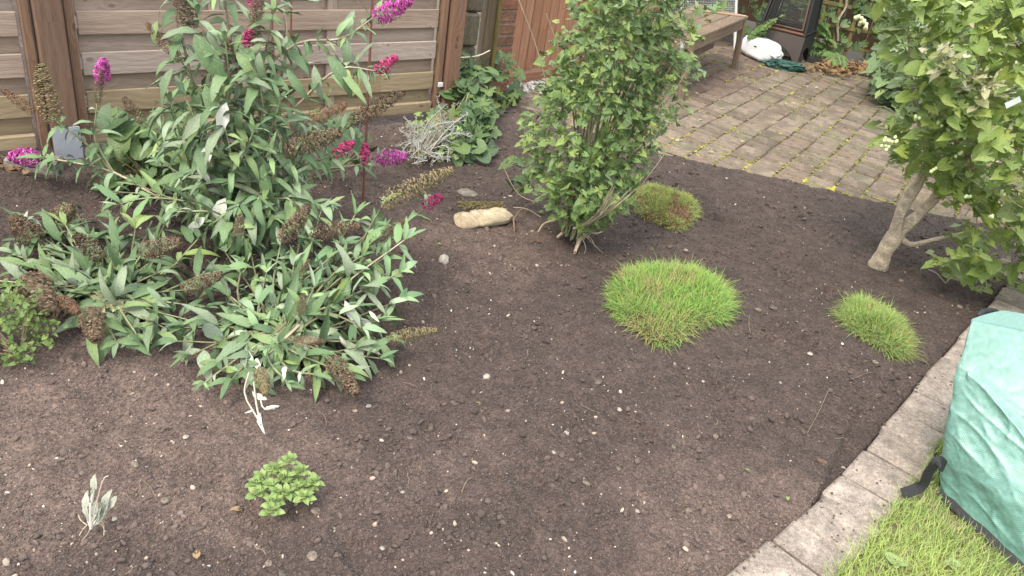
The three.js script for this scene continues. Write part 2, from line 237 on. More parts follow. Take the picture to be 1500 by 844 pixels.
{
  reseed(21);
  const q = new THREE.Quaternion().setFromAxisAngle(V(0, 1, 0), -PA); // local x -> PE, local z -> -PS
  const at = (e, s, y) => V(PE.x * e + PS.x * s, y, PE.z * e + PS.z * s);
  const c0 = [[-3.2, 4.15], [.4, 4.15], [.4, 8.1], [-3.2, 8.1]].map(a => at(a[0], a[1], -.010));
  const bg = geoFrom(c0.flatMap(p => [p.x, p.y, p.z]), [0, 1, 2, 0, 2, 3], c0.flatMap(p => [p.x / .8, p.z / .8])); 
  const bed = fin(new THREE.Mesh(bg, new THREE.MeshStandardMaterial({ map: soilTex, color: col(.42, .38, .28), roughness: 1, bumpMap: soilBump, bumpScale: .004 }))); bed.name = 'joint_sand'; patio.add(bed);
  const geos = [.125, .125, .125, .156, .156, .156].map(l => paverGeo(.153, l - .006, .05)); const spots = [];
  for (let k = -13; k <= 8; k++) { // one row: joints lie at e = -1.057 + 0.16 k
    const e = -1.057 + .16 * (k + .5); let s = 4.335 + (k % 2 ? .03 : 0) * rnd();
    spots.push([e + rr(-.003, .003), 4.255 + rr(-.004, .004), rnd() < .5 ? 0 : 4, 0]);
    while (s < 7.95) { const big = rnd() < .3, l = big ? .162 : .131, id = (big ? 3 : 0) + Math.floor(rnd() * 3); spots.push([e + rr(-.003, .003), s + l / 2, id, 1]); mossSpots.push([e + .08, s + l / 2, 0], [e, s, 1]); s += l + rr(0, .006); }
  }
  const size = [], M = new THREE.Matrix4(), rest = [];
  for (const [e, s, id] of spots) {
    const p = at(e, s, rr(-.003, .003)), a = proj(p), inn = a[0] > 900 && a[0] < 1390 && a[1] > -10 && a[1] < 330;
    const red = s > 5.6 && e < -1.75 + .1 * gs(), mat = red ? pick(paverRed) : pick(paverMats);
    const m = new THREE.Mesh(geos[id], mat); m.position.copy(p); m.quaternion.copy(q).multiply(new THREE.Quaternion().setFromEuler(new THREE.Euler(rr(-.007, .007), rr(-.012, .012) + (rnd() < .5 ? Math.PI : 0), rr(-.007, .007)))); m.name = 'paving_block'; fin(m);
    size.push([inn ? 1 / a[2] : .001 / a[2], m]);
  }
  size.sort((a, b) => b[0] - a[0]);
  size.forEach(([_, m], i) => { if (i < 300) patio.add(m); else { m.updateMatrix(); const g = m.geometry.clone().applyMatrix4(m.matrix); paint(g, () => [m.material.color.r, m.material.color.g, m.material.color.b]); rest.push(g); } });
  const far = stuff(fin(new THREE.Mesh(mergeGeometries(rest), new THREE.MeshStandardMaterial({ map: stoneTex, vertexColors: true, bumpMap: stoneBump, bumpScale: .0022, roughness: .95 })))); far.name = 'far_paving_blocks'; patio.add(far);
  // moss cushions in the joints
  const mg = []; const clump = lump(1, .45, 1, 1, .3, 5);
  for (const [e0, s0, ax] of mossSpots) for (let h = 0; h < 5; h++) {
    const e = e0 + (ax ? rr(-.08, .08) : 0), s = s0 + (ax ? 0 : rr(-.065, .065)), w = fbm(e * 2.4 + 1, s * 2.4 + 8, 3) + .5 * (vn(e * 16, s * 16) - .5) + .24 * Math.exp(-((s - 4.5) ** 2) * 3 - ((e + 1.5) ** 2) * 1.4); if (w < .40) continue; const n = Math.floor((w - .38) * 34 * rnd()) + 1;
    for (let k = 0; k < n; k++) { const r = rr(.003, .0075) * (w > .75 ? 1.7 : 1), p = at(e + gs() * (ax ? .012 : .004), s + gs() * (ax ? .004 : .012), -.004); const g = clump.clone().scale(r * rr(.7, 1.5), r * rr(.8, 1.3), r * rr(.7, 1.5)).rotateY(rr(0, 6)).translate(p.x, p.y, p.z); const t = rr(.6, 1.2), yl = w > .72 ? rr(.3, 1) : rr(0, .5); paint(g, () => [(.15 + .27 * yl) * t, (.155 + .22 * yl) * t, .045 * t]); mg.push(g); }
  }
  const mo = stuff(fin(new THREE.Mesh(mergeGeometries(mg), new THREE.MeshStandardMaterial({ vertexColors: true, roughness: 1 })))); mo.name = 'joint_moss'; patio.add(mo);
}

// ---------------------------------------------------------------- stone kerb round the bed, lawn beyond it
{
  reseed(31);
  const kerb = thing('garden_kerb', V(1.2, 0, -2), 'curved row of worn buff edging blocks between soil and lawn', 'kerb');
  const L = kerbCurve.getLength(); let s = .06; const kmats = [stoneMat(.53, .445, .385), stoneMat(.51, .43, .37), stoneMat(.545, .46, .40), stoneMat(.495, .415, .357)];
  const lens = [.2, .24, .17, .24, .12, .17, .13, .17, .16, .15, .17, .14];
  for (let i = 0; s < L - .2; i++) {
    const l = lens[i % lens.length], p = kerbCurve.getPointAt((s + l / 2) / L), t = kerbCurve.getTangentAt((s + l / 2) / L), nrm = V(-t.z, 0, t.x);
    const g = paverGeo(.165, l - .003, .09); const m = fin(new THREE.Mesh(g, pick(kmats))); m.name = 'edging_block';
    m.position.copy(p).addScaledVector(nrm, .085 + rr(-.006, .006)).sub(kerb.position); m.position.y = .016 + rr(-.004, .004);
    m.rotation.set(rr(-.015, .015), Math.atan2(-t.x, -t.z) + rr(-.03, .03), rr(-.02, .02)); kerb.add(m); s += l;
  }
}
reseed(33);
tag(scatter('kerb_crumbs', lump(1, .7, .9, 1, .3, 2.2), 260, std(1, 1, 1, 1), () => {
  const k = Math.floor(rr(20, 150)), o = .155 * Math.pow(rnd(), 1.6); if (rnd() > 1.5 * vn(k * .35, o * 30)) return null; const s = rr(.0012, .0042) * (rnd() < .1 ? 1.6 : 1), t = rr(.6, 1.2);
  return { p: V(KP[k].x - KT[k].z * o + gs() * .006, .018, KP[k].z + KT[k].x * o + gs() * .006), s: V(s, s, s), c: col(.10 * t, .073 * t, .06 * t) };
}), 'dark soil crumbs spilled along the pale kerb blocks', 'soil');
function blades(list) { // [x,y,z, length, width, heading, lean, bend, colour]
  const P = [], I = [], C = [];
  for (const [x, y, z, l, w, a, lean, bend, c] of list) {
    const dx = Math.cos(a), dz = Math.sin(a), sx = -dz, sz = dx, b = P.length / 3; let px = x, py = y, pz = z, an = lean;
    for (let k = 0; k < 3; k++) { const ww = w * (k === 2 ? .7 : 1) * .5; P.push(px - sx * ww, py, pz - sz * ww, px + sx * ww, py, pz + sz * ww); C.push(...c, ...c); px += dx * Math.sin(an) * l / 3; pz += dz * Math.sin(an) * l / 3; py += Math.cos(an) * l / 3; an += bend; }
    P.push(px, py, pz); C.push(...c); I.push(b, b + 2, b + 1, b + 1, b + 2, b + 3, b + 2, b + 4, b + 3, b + 3, b + 4, b + 5, b + 4, b + 6, b + 5);
  }
  return geoFrom(P, I, null, C);
}
const grassMat = new THREE.MeshPhysicalMaterial({ vertexColors: true, roughness: .75, side: THREE.DoubleSide, transmission: .25, thickness: 0 });
{
  reseed(41);
  const P = [], I = [], U = [];
  for (let i = 0; i <= 40; i++) { const k = Math.round(i * 4), p = KP[k], t = KT[k]; for (let j = 0; j <= 6; j++) { const o = .15 + (j ? .03 * Math.pow(2.2, j) : 0); P.push(p.x - t.z * o, .003 + (j ? .004 : -.03), p.z + t.x * o); U.push(P[P.length - 3], P[P.length - 1]); } }
  for (let i = 0; i < 40; i++) for (let j = 0; j < 6; j++) { const a = i * 7 + j, b = a + 7; I.push(a, b, a + 1, b, b + 1, a + 1); }
  const lg = geoFrom(P, I, U), lm = fin(new THREE.Mesh(lg, new THREE.MeshStandardMaterial({ color: col(.15, .13, .06), roughness: 1, bumpMap: soilBump, bumpScale: .006 }))); lm.name = 'lawn'; lm.userData.kind = 'structure'; scene.add(lm);
  const L = [];
  for (let n = 0; n < 170000; n++) {
    const z = rr(-3.4, -.85), x = rr(.4, 2.6); if (x < -z * .5) continue; const d = kerbDist(x, z), a0 = proj(V(x, 0, z)); if (d < .15 || d > 1.0 || a0[0] > 1620 || a0[1] > 960) continue;
    if (d < .2 && rnd() > .4 + .8 * vn(x * 14, z * 14)) continue;
    const dry = rnd() < .07 || (vn(x * 9, z * 9) > .72 && rnd() < .3), t = rr(.75, 1.25), pt = vn(x * 5, z * 5);
    L.push([x, 0, z, rr(.025, .06) * (.8 + .5 * pt), rr(.0012, .0026), rr(0, 6.28), rr(.05, .75), rr(.08, .5), dry ? [.42 * t, .38 * t, .2 * t] : [(.245 + .09 * pt) * t, (.37 + .05 * pt) * t, .10 * t]]);
  }
  const m = fin(new THREE.Mesh(blades(L), grassMat)); m.name = 'lawn_grass'; tag(m, 'short bright green lawn grass beside the curved kerb', 'grass'); m.userData.kind = 'stuff'; scene.add(m);
  // clover-like weeds in the lawn
}

// ---------------------------------------------------------------- fence
const woodGrey = woodTex(1, [194, 179, 166], [149, 131, 118], 8, .55), woodBrown = woodTex(2, [138, 110, 90], [98, 75, 60], 4, .6), woodRed = woodTex(3, [192, 144, 112], [136, 94, 70], 4, .6), woodOld = woodTex(4, [156, 138, 118], [104, 90, 76], 3, .7);
const mFront = [woodMat(woodGrey), woodMat(woodGrey, col(.92, .86, .8)), woodMat(woodGrey, col(.98, .95, .93)), woodMat(woodGrey, col(.85, .8, .72))];
const mRec0 = [woodMat(woodGrey, col(.88, .81, .73)), woodMat(woodGrey, col(.82, .77, .69)), woodMat(woodGrey, col(.92, .84, .75))];
const mAll = [...mFront, ...mRec0], mRec = mAll; const mMossy = woodMat(woodGrey, col(.82, .78, .56)), mPost = woodMat(woodBrown), mFrame = woodMat(woodBrown, col(1.2, 1.16, 1.08));
const fq = new THREE.Quaternion().setFromRotationMatrix(new THREE.Matrix4().makeBasis(FD, V(0, 1, 0), FN));
const F0 = V(-1.96, 0, -3.22);
const fAt = (a, y, n) => F0.clone().addScaledVector(FD, a).addScaledVector(FN, n).setY(y);
function fpart(t, name, geo, mat, a, y, n) { geo.applyQuaternion(fq).translate(...fAt(a, y, n).toArray()); return part(t, name, geo, mat); }
function panel(a0, a1, label, sd) {
  reseed(sd); const t = thing('slat_fence', fAt((a0 + a1) / 2, 0, 0), label, 'fence'), W = a1 - a0, mid = (a0 + a1) / 2;
  for (const s of [a0 + .02, a1 - .02]) fpart(t, 'frame_batten', cbox(.036, 1.82, .05, .004), mFrame, s, .95, .012);
  for (const k of [.33, .64]) fpart(t, 'inner_batten', cbox(.05, 1.8, .018, .003), mRec[2], a0 + W * k, .95, -.003);
  fpart(t, 'bottom_rail', cbox(W - .1, .06, .03, .004), mMossy, mid, .075, .012);
  for (let i = 0; i < 10; i++) {
    const y = .105 + i * .168; const low = i < 1 && rnd() < .9;
    const b = cbox(W - .1, .118, .009, .003); b.rotateX(rr(-.01, .01)); fpart(t, 'slat', b, i === 0 ? mMossy : pick(mRec), mid, y + .034, -.018);
    const f = cbox(W - .1, .097, .012, .003); f.rotateZ(rr(-.002, .002)); fpart(t, 'slat', f, low ? mMossy : pick(mAll), mid, y + .122, .012 + rr(-.002, .002));
  }
  return t;
}
panel(-.04, 1.83, 'weathered horizontal slat fence panel behind the tall butterfly bush', 51);
panel(-2.02, -.155, 'weathered slat fence panel with its end butting the thick brown post', 52);
function post(a, w, label, mat, top = 1.95, bracket) {
  const t = thing('fence_post', fAt(a, 0, .015), label, 'post'); fpart(t, 'shaft', cbox(w, top, w, .006), mat, a, top / 2 - .02, .015); return t;
}
{
  const p = post(-.097, .105, 'thick dark brown square fence post between two slat panels', mPost);
  fpart(p, 'metal_bracket', cbox(.108, .15, .004, .001), std(.38, .41, .46, .6, { metalness: .25, bumpMap: stoneBump, bumpScale: .001 }), -.097, .07, .0715);
  post(1.885, .09, 'brown square post ending the slat fence beside ivy', woodMat(woodBrown, col(1.25, 1.15, 1.05)));
  const g = cbox(.03, .025, .012, .002); g.applyQuaternion(fq).translate(...fAt(1.81, .21, .05).toArray()); solo('clip', g, std(.6, .62, .64, .4), 'small pale metal clip on the fence frame near ivy', 'clip');
}
// rods behind the butterfly bush
for (const [x0, y0, x1, y1, lab] of [[525, -80, 532, 292, 'thin rusty red cane stuck in soil beneath long brown flower spikes'], [452, -80, 449, 165, 'thin dark red cane against the slats, the shorter of the pair'], [424, -80, 426, 150, 'thin dull cane standing close to the fence slats']]) {
  const b = x1 === 532 ? G(x1, y1) : fAt(.9 + (x1 - 449) * .004, 0, .1), top = D(x0, y0, b.z); if (b.y === 0) top.set(b.x + (x1 === 532 ? -.01 : .0), 1.5, b.z);
  solo('garden_cane', tube([b.clone().setY(-.03), b.clone().lerp(top, .5), top], .0055, 6, 4), std(.16, .06, .045, .7), lab, 'cane');
}
// beyond the fence end: block stack, old post, brick pier, boarded gate
function orient(g, p, ang) { return g.rotateY(ang).translate(p.x, p.y, p.z); }
{
  reseed(61);
  const b0 = V(-.50, 0, -4.72), t = thing('block_stack', b0, 'stack of grey mossy blocks behind the end fence post', 'block stack');
  for (let k = 0; k < 9; k++) { const g = cbox(.11, .185, .11, .012); part(t, 'block', orient(g, V(b0.x + rr(-.012, .012), .09 + k * .192, b0.z + rr(-.01, .01)), .5 + rr(-.08, .08)), stoneMat(.23 + rr(0, .05), .20, .14)); }
  const b1 = V(-.40, 0, -4.90), o = thing('old_post', b1, 'split grey wooden post with mossy yellow edge beside the brick pier', 'post');
  part(o, 'shaft', orient(cbox(.075, 1.9, .09, .008), V(b1.x, .93, b1.z), .45), woodMat(woodOld, col(.75, .72, .6)));
  part(o, 'side_strip', orient(cbox(.026, 1.88, .05, .006), V(b1.x + .052, .92, b1.z + .02), .45), woodMat(woodOld, col(.8, .84, .36)));
  const b2 = V(-.36, 0, -5.16), p = thing('brick_pier', b2, 'narrow red brick pier between old post and boarded gate', 'brick pier');
  for (let k = 0; k < 24; k++) { const g = cbox(.215, .065, .1, .006); part(p, 'brick', orient(g, V(b2.x + rr(-.004, .004), .035 + k * .075, b2.z), .75 + rr(-.03, .03)), stoneMat(.40 + rr(-.06, .06), .19, .12)); }
  part(p, 'mortar', orient(cbox(.2, 1.8, .085, .002), V(b2.x, .9, b2.z), .75), stoneMat(.36, .32, .27));
}
{
  reseed(62); const g0 = V(-.30, 0, -5.33), gd = V(.62, 0, -.785), n = V(.785, 0, .62), ang = Math.atan2(.785, .62) * 1;
  const q = new THREE.Quaternion().setFromRotationMatrix(new THREE.Matrix4().makeBasis(gd, V(0, 1, 0), n));
  const t = thing('board_gate', g0.clone(), 'reddish brown boarded gate of upright planks behind the leafy bush', 'gate');
  const mats = [woodMat(woodRed), woodMat(woodRed, col(1.05, 1, .98)), woodMat(woodRed, col(.86, .82, .8)), woodMat(woodRed, col(.95, .9, .82))], pr = (nm, g, m, a, y, d) => { g.applyQuaternion(q).translate(g0.x + gd.x * a + n.x * d, y, g0.z + gd.z * a + n.z * d); part(t, nm, g, m); };
  pr('jamb', cbox(.06, 1.9, .08, .005), mats[2], .0, .95, -.01);
  for (let k = 0; k < 21; k++) pr('board', cbox(.081, 1.82, .014, .006), pick(mats), .085 + k * .088, .99 + rr(-.006, .006), rr(-.003, .004));
  pr('gravel_board', cbox(1.85, .075, .03, .005), woodMat(woodRed, col(.75, .7, .66)), .96, .035, .012);
  const sl = cbox(.9, .05, .55, .01); sl.applyQuaternion(q).translate(.16, -.035, -5.06); solo('step_slab', sl, stoneMat(.36, .31, .26), 'grey concrete slab at the foot of the boarded gate', 'slab');
  const L = []; for (let k = 0; k < 260; k++) { const s = rr(.006, .018), g = lump(s, s * .6, s * .8, 1, .2); const a = rr(.0, .75), d = Math.abs(gs()) * .16 + .03; g.translate(g0.x + gd.x * a + n.x * d, s * .4 + .0, g0.z + gd.z * a + n.z * d); const c = rr(.25, .62); paint(g, () => [c, c * .92, c * .84]); L.push(g); }
  const m = fin(new THREE.Mesh(mergeGeometries(L), new THREE.MeshStandardMaterial({ vertexColors: true, roughness: .95 }))); m.name = 'gravel'; tag(m, 'pale gravel and rubble at the foot of the gate', 'gravel'); m.userData.kind = 'stuff'; scene.add(m);
}
{ // dark boundary fence and hedge behind the patio
  reseed(63); const c = V(3.0, 0, -9.2), t = thing('back_fence', c, 'brown board fence in deep shade behind the trellis', 'fence'), mats = [mPost, mFrame];
  for (let k = 0; k < 44; k++) { const g = cbox(.145, 1.9, .02, .004); const a = -3.3 + k * .15; orient(g, V(c.x + PE.x * a, .95, c.z + PE.z * a), -PA); part(t, 'board', g, pick(mats)); }
}

// ---------------------------------------------------------------- leaves
function leafGeo(kind, o = {}) { // lies along +y from its stalk, faces +z; length 1
  const P = [], I = [], U = [], C = [], top = o.top, bot = o.bottom;
  if (kind === 'lance') {
    const N = 7, droop = o.droop ?? .5, fold = o.fold ?? .25, w = o.w ?? .15, twist = o.twist ?? 0;
    for (const side of [0, 1]) {
      const b0 = P.length / 3; let y = 0, z = 0, an = -.15;
      for (let i = 0; i <= N; i++) {
        const t = i / N, ww = w * Math.pow(Math.sin(Math.PI * Math.pow(t, .72) * .985 + .02), .85) * (i === N ? 0 : 1) * (1 + .10 * Math.sin(i * 2.1 + (o.ph ?? 0)));
        for (const s of [-1, 0, 1]) { const zz = z + Math.abs(s) * ww * fold + s * ww * Math.sin(twist * t) + .012 * Math.sin(i * 1.9 + s * 1.4 + (o.ph ?? 0)) * Math.abs(s); P.push(s * ww, y, zz - side * .006); U.push(.5 + s * .5, t); const c = side ? bot : s ? top : o.rib ?? top; C.push(...c); }
        y += Math.cos(an) / N; z -= Math.sin(an) / N; an += droop / N;
      }
      for (let i = 0; i < N; i++) for (const s of [0, 1]) { const a = b0 + i * 3 + s, b = a + 3; if (side) I.push(a, b, a + 1, b, b + 1, a + 1); else I.push(a, a + 1, b, b, a + 1, b + 1); }
    }
  } else {
    const OUT = { lobed: [[.1, .02], [.32, .08], [.46, .32], [.35, .42], [.37, .58], [.2, .74], [0, 1]], round: [[.16, .0], [.42, .12], [.52, .42], [.44, .72], [.22, .93], [0, 1]], oval: [[.08, .05], [.26, .25], [.32, .5], [.22, .78], [0, 1]], palm: [[.12, .0], [.5, .05], [.52, .3], [.38, .36], [.5, .62], [.26, .66], [.2, .9], [0, 1]] }[kind];
    const ring = [...OUT, ...OUT.slice(0, -1).reverse().map(a => [-a[0], a[1]])], k = o.w ?? 1, cup = o.cup ?? .25, dr = o.droop ?? .25;
    const zf = (x, y) => cup * Math.abs(x) * .6 - dr * y * y * .6 + .03 * Math.sin(x * 9 + y * 7 + (o.ph ?? 0));
    P.push(0, .02, 0, 0, .45, zf(0, .45)); U.push(.5, .02, .5, .45); C.push(...(o.rib ?? top), ...(o.rib ?? top));
    ring.forEach(([x, y], i) => { const jx = x * k * (1 + .06 * Math.sin(i * 5 + (o.ph ?? 0))); P.push(jx, y, zf(jx, y)); U.push(.5 + x, y); C.push(...top); });
    const n = ring.length; for (let i = 0; i < n - 1; i++) I.push(ring[i][1] + ring[i + 1][1] < .35 ? 0 : 1, i + 2, i + 3); I.push(0, 2, 1, 0, 1, n + 1);
  }
  return geoFrom(P, I, U, C);
}
const leafTex = tex(128, 256, (i, j) => { const x = Math.abs(i / 128 - .5) * 2, y = j / 256, rib = 1 - sst(.0, .07, x), v = ((y * 11 - x * 2.6) % 1 + 1) % 1, vein = (1 - sst(.0, .10, Math.min(v, 1 - v))) * (1 - x * .6), n = vnp(i / 8, j / 8, 32), s = hash2(i, j); const q = .82 + .16 * (n - .5) + .07 * (s - .5) + .13 * rib + .08 * vein; return [255 * q, 255 * q, 255 * (q - .02)]; });
const leafBump = tex(128, 256, (i, j) => { const x = Math.abs(i / 128 - .5) * 2, y = j / 256, rib = 1 - sst(.0, .09, x), v = ((y * 11 - x * 2.6) % 1 + 1) % 1, vein = (1 - sst(.0, .2, Math.min(v, 1 - v))) * (1 - x * .4), q = 200 - 120 * vein - 120 * rib + 30 * vnp(i / 4, j / 4, 64); return [q, q, q]; }, false);
function leafMats(tints, rough = .6, trans = 0) { return tints.map(c => { const o = { map: leafTex, bumpMap: leafBump, bumpScale: .0015, roughness: rough, vertexColors: true, side: THREE.DoubleSide, color: col(...c) }; return trans ? new THREE.MeshPhysicalMaterial({ ...o, transmission: trans, thickness: 0 }) : new THREE.MeshStandardMaterial(o); }); }
const mk = (n, kind, f) => Array.from({ length: n }, (_, i) => leafGeo(kind, f(i)));
reseed(70);
const budGeo = mk(7, 'lance', i => ({ top: [1, 1, 1], rib: [1.15, 1.15, 1.12], bottom: [1.9, 1.65, 2.1], droop: [.4, .8, 1.2, 1.7, .1, .9, 1.4][i], fold: [.3, .5, .2, .45, .6, .1, .4][i], w: [.105, .12, .13, .105, .09, .135, .1][i], twist: [.5, -.8, .3, .9, -.2, -.5, 1.3][i], ph: i * 1.3 }));
const budWhite = mk(3, 'lance', i => ({ top: [1, 1, 1], bottom: [1, 1, 1], droop: [.5, 1.1, .2][i], fold: [.1, .5, .3][i], w: [.15, .11, .13][i], twist: [.9, -.8, .5][i], ph: i }));
const shrubGeo = mk(5, 'lobed', i => ({ top: [1, 1, 1], rib: [1.12, 1.1, 1.0], w: [1, .85, 1.1, .95, .75][i], cup: [.3, .5, .1, .6, .35][i], droop: [.3, .6, .15, .45, .8][i], ph: i * 2 }));
const roundGeo = mk(4, 'round', i => ({ top: [1, 1, 1], rib: [1.1, 1.08, 1], w: [1, .9, 1.05, .8][i], cup: [.3, .1, .5, .4][i], droop: [.2, .5, .3, .7][i], ph: i }));
const palmGeo = mk(4, 'palm', i => ({ top: [1, 1, 1], rib: [1.12, 1.1, 1], w: [1, .9, 1.1, .85][i], cup: [.25, .5, .1, .35][i], droop: [.3, .5, .2, .7][i], ph: i * 3 }));
const ovalGeo = mk(4, 'oval', i => ({ top: [1, 1, 1], rib: [1.12, 1.1, 1], w: [1, 1.15, .85, .75][i], cup: [.4, .2, .6, .3][i], droop: [.1, .3, .5, .2][i], ph: i * 2 }));
const MB = leafMats([[0.159, 0.256, 0.113], [0.136, 0.228, 0.104], [0.197, 0.296, 0.145], [0.22, 0.318, 0.132], [0.113, 0.197, 0.095], [0.206, 0.287, 0.172], [0.281, 0.35, 0.236]], .62);
const MLime = leafMats([[.27, .37, .11], [.30, .40, .15]], .6), MWhite = leafMats([[0.574, 0.574, 0.503], [0.531, 0.538, 0.461]], .8), MWhite0 = MWhite.forEach(m => { m.map = null; }), MSilver = leafMats([[0.594, 0.612, 0.522], [0.504, 0.54, 0.45]], .8);
const MBush = leafMats([[0.222, 0.366, 0.101], [0.174, 0.306, 0.087], [0.271, 0.42, 0.122], [0.333, 0.477, 0.128], [0.222, 0.351, 0.141], [0.158, 0.269, 0.081], [0.397, 0.537, 0.148]], .55, .4), MYel = leafMats([[.5, .46, .06], [.42, .47, .07], [.33, .42, .08]], .6, .25);
const MHib = leafMats([[0.353, 0.501, 0.096], [0.295, 0.44, 0.086], [0.413, 0.556, 0.122], [0.472, 0.595, 0.129], [0.251, 0.373, 0.081]], .55, .42);
const MIvy = leafMats([[0.117, 0.216, 0.072], [0.144, 0.248, 0.081], [0.171, 0.27, 0.077], [0.09, 0.171, 0.068]], .5, .2), MPale = leafMats([[0.533, 0.517, 0.291], [0.436, 0.468, 0.21], [0.63, 0.605, 0.468]], .6, .3), MPeony = leafMats([[0.22, 0.352, 0.154], [0.275, 0.407, 0.187], [0.319, 0.451, 0.22]], .55, .25);
const MFern = leafMats([[.19, .33, .08], [.22, .37, .1], [.15, .28, .07]], .55, .3), MBox = leafMats([[.15, .26, .06], [.19, .31, .07], [.24, .36, .08]], .4, .2), MDry = leafMats([[.33, .2, .1], [.27, .15, .08], [.4, .27, .15]], .9), MSedum = leafMats([[0.324, 0.488, 0.142], [0.389, 0.551, 0.19], [0.281, 0.435, 0.133], [0.454, 0.594, 0.209]], .5, .2);
const barkTex = tex(512, 256, (i, j) => { const u = i / 512, v = j / 256, a = vnp(u * 10, v * 6, 30), b = vnp(u * 60, v * 24, 60), c = vnp(u * 24, v * 90, 90), l = vnp(u * 90, v * 20, 90) > .82 ? .28 : 0, q = .80 + .22 * (a - .5) + .16 * (b - .5) + .12 * (c - .5) - l * .5; return [255 * q, 250 * q, 244 * q]; });
const barkBump = tex(512, 256, (i, j) => { const u = i / 512, v = j / 256, q = 255 * (.35 * vnp(u * 10, v * 6, 30) + .35 * vnp(u * 40, v * 30, 40) + .3 * vnp(u * 90, v * 60, 90)); return [q, q, q]; }, false);
for (const t of [barkTex, barkBump]) t.repeat.set(3, 8);
const bark = (r, g, b) => new THREE.MeshStandardMaterial({ color: col(r * 1.65, g * 1.65, b * 1.65), roughness: .9, map: barkTex, bumpMap: barkBump, bumpScale: .0025 });
const mBarkGrey = bark(.36, .30, .22), mStemGreen = bark(.30, .33, .19), mStemPale = bark(.46, .41, .31), mRoot = bark(.50, .42, .32), mTwig = bark(.25, .18, .13), mTwigDry = bark(.30, .24, .175), mStemDull = bark(.19, .20, .11);

function basis(pos, dir, nrm, len, wid = 1) { const y = dir.clone().normalize(), x = V(0, 0, 0).crossVectors(y, nrm); if (x.lengthSq() < 1e-6) x.crossVectors(y, V(1, .3, .2)); x.normalize(); const z = V(0, 0, 0).crossVectors(x, y); return new THREE.Matrix4().makeBasis(x.multiplyScalar(len * wid), y.multiplyScalar(len), z.multiplyScalar(len)).setPosition(pos); }
// leaves: [{m: world matrix, g, mat}] -> the 300 that show largest become parts, the rest one part
function putLeaves(t, leaves, name = 'leaf', most = 300) {
  const W = new THREE.Matrix4(), inv = new THREE.Matrix4().makeTranslation(-t.position.x, -t.position.y, -t.position.z), p = V(0, 0, 0);
  for (const l of leaves) { p.setFromMatrixPosition(l.m); const a = proj(p); l.k = (a[0] > -20 && a[0] < 1520 && a[1] > -20 && a[1] < 860 ? 1 : .01) * Math.pow(l.m.getMaxScaleOnAxis(), .5) / Math.pow(a[2], 3) + (l.pri ?? 0); }
  leaves.sort((a, b) => b.k - a.k); const rest = [];
  leaves.forEach((l, i) => {
    W.multiplyMatrices(inv, l.m);
    if (i < most) { const m = fin(new THREE.Mesh(l.g, l.mat)); m.name = name; W.decompose(m.position, m.quaternion, m.scale); t.add(m); }
    else { const g = l.g.clone().applyMatrix4(W), c = g.attributes.color, k = l.mat.color; for (let j = 0; j < c.count; j++) c.setXYZ(j, c.getX(j) * k.r, c.getY(j) * k.g, c.getZ(j) * k.b); rest.push(g); }
  });
  if (rest.length) { const src = leaves[0].mat, mm = src.clone(); mm.color = col(1, 1, 1); const m = stuff(fin(new THREE.Mesh(mergeGeometries(rest), mm))); m.name = 'foliage'; t.add(m); }
}
// flower spikes: along +y, length 1, radius r
function spike(sd, n, r, cols, petal, curve = .12) {
  reseed(sd); const P = [], C = [], I = [];
  for (let i = 0; i < n; i++) {
    const t = Math.pow(rnd(), .85), a = rnd() * 6.283, R = r * (.25 + .75 * Math.pow(Math.sin(Math.PI * (.12 + .86 * Math.pow(t, .7))), .8)) * Math.sqrt(rr(.25, 1.15)), x = Math.cos(a) * R + curve * t * t, z = Math.sin(a) * R, y = t, s = petal * rr(.6, 1.3), c = pick(cols), k = rr(.6, 1.25);
    const b = P.length / 3, o = V(Math.cos(a), rr(-.4, .7), Math.sin(a)).normalize(), u = V(0, 0, 0).crossVectors(o, V(rr(-1, 1), rr(-1, 1), rr(-1, 1))).normalize(), w = V(0, 0, 0).crossVectors(o, u), q = V(x, y, z);
    for (const [du, dw, dn] of [[1, 0, 0], [0, 1, 0], [-1, 0, 0], [0, -1, 0], [0, 0, .8]]) { P.push(q.x + (u.x * du + w.x * dw + o.x * dn) * s, q.y + (u.y * du + w.y * dw + o.y * dn) * s * .55, q.z + (u.z * du + w.z * dw + o.z * dn) * s); C.push(c[0] * k, c[1] * k, c[2] * k); }
    I.push(b, b + 1, b + 4, b + 1, b + 2, b + 4, b + 2, b + 3, b + 4, b + 3, b, b + 4);
  }
  return geoFrom(P, I, null, C);
}
const brownC = [[.155, .10, .062], [.11, .074, .046], [.21, .145, .09], [.085, .06, .038]], oliveC = [[.20, .165, .08], [.15, .125, .06], [.25, .2, .11]], rustC = [[.27, .15, .09], [.19, .105, .065], [.15, .09, .055]], magC = [[.46, .05, .32], [.36, .03, .22], [.52, .09, .40], [.58, .2, .48], [.3, .04, .16]], crimC = [[.40, .03, .13], [.30, .025, .09], [.46, .06, .2]];
const spikes = { brown: [spike(1, 900, .165, brownC, .02), spike(2, 820, .15, brownC, .021, -.1)], olive: [spike(3, 900, .10, oliveC, .016, .1)], rust: [spike(4, 800, .145, rustC, .02, .08)], mag: [spike(5, 620, .18, magC, .032), spike(6, 560, .19, magC, .034, -.08)], crim: [spike(7, 200, .16, crimC, .05, .1)] };
const spikeMat = new THREE.MeshStandardMaterial({ vertexColors: true, roughness: .95, side: THREE.DoubleSide });
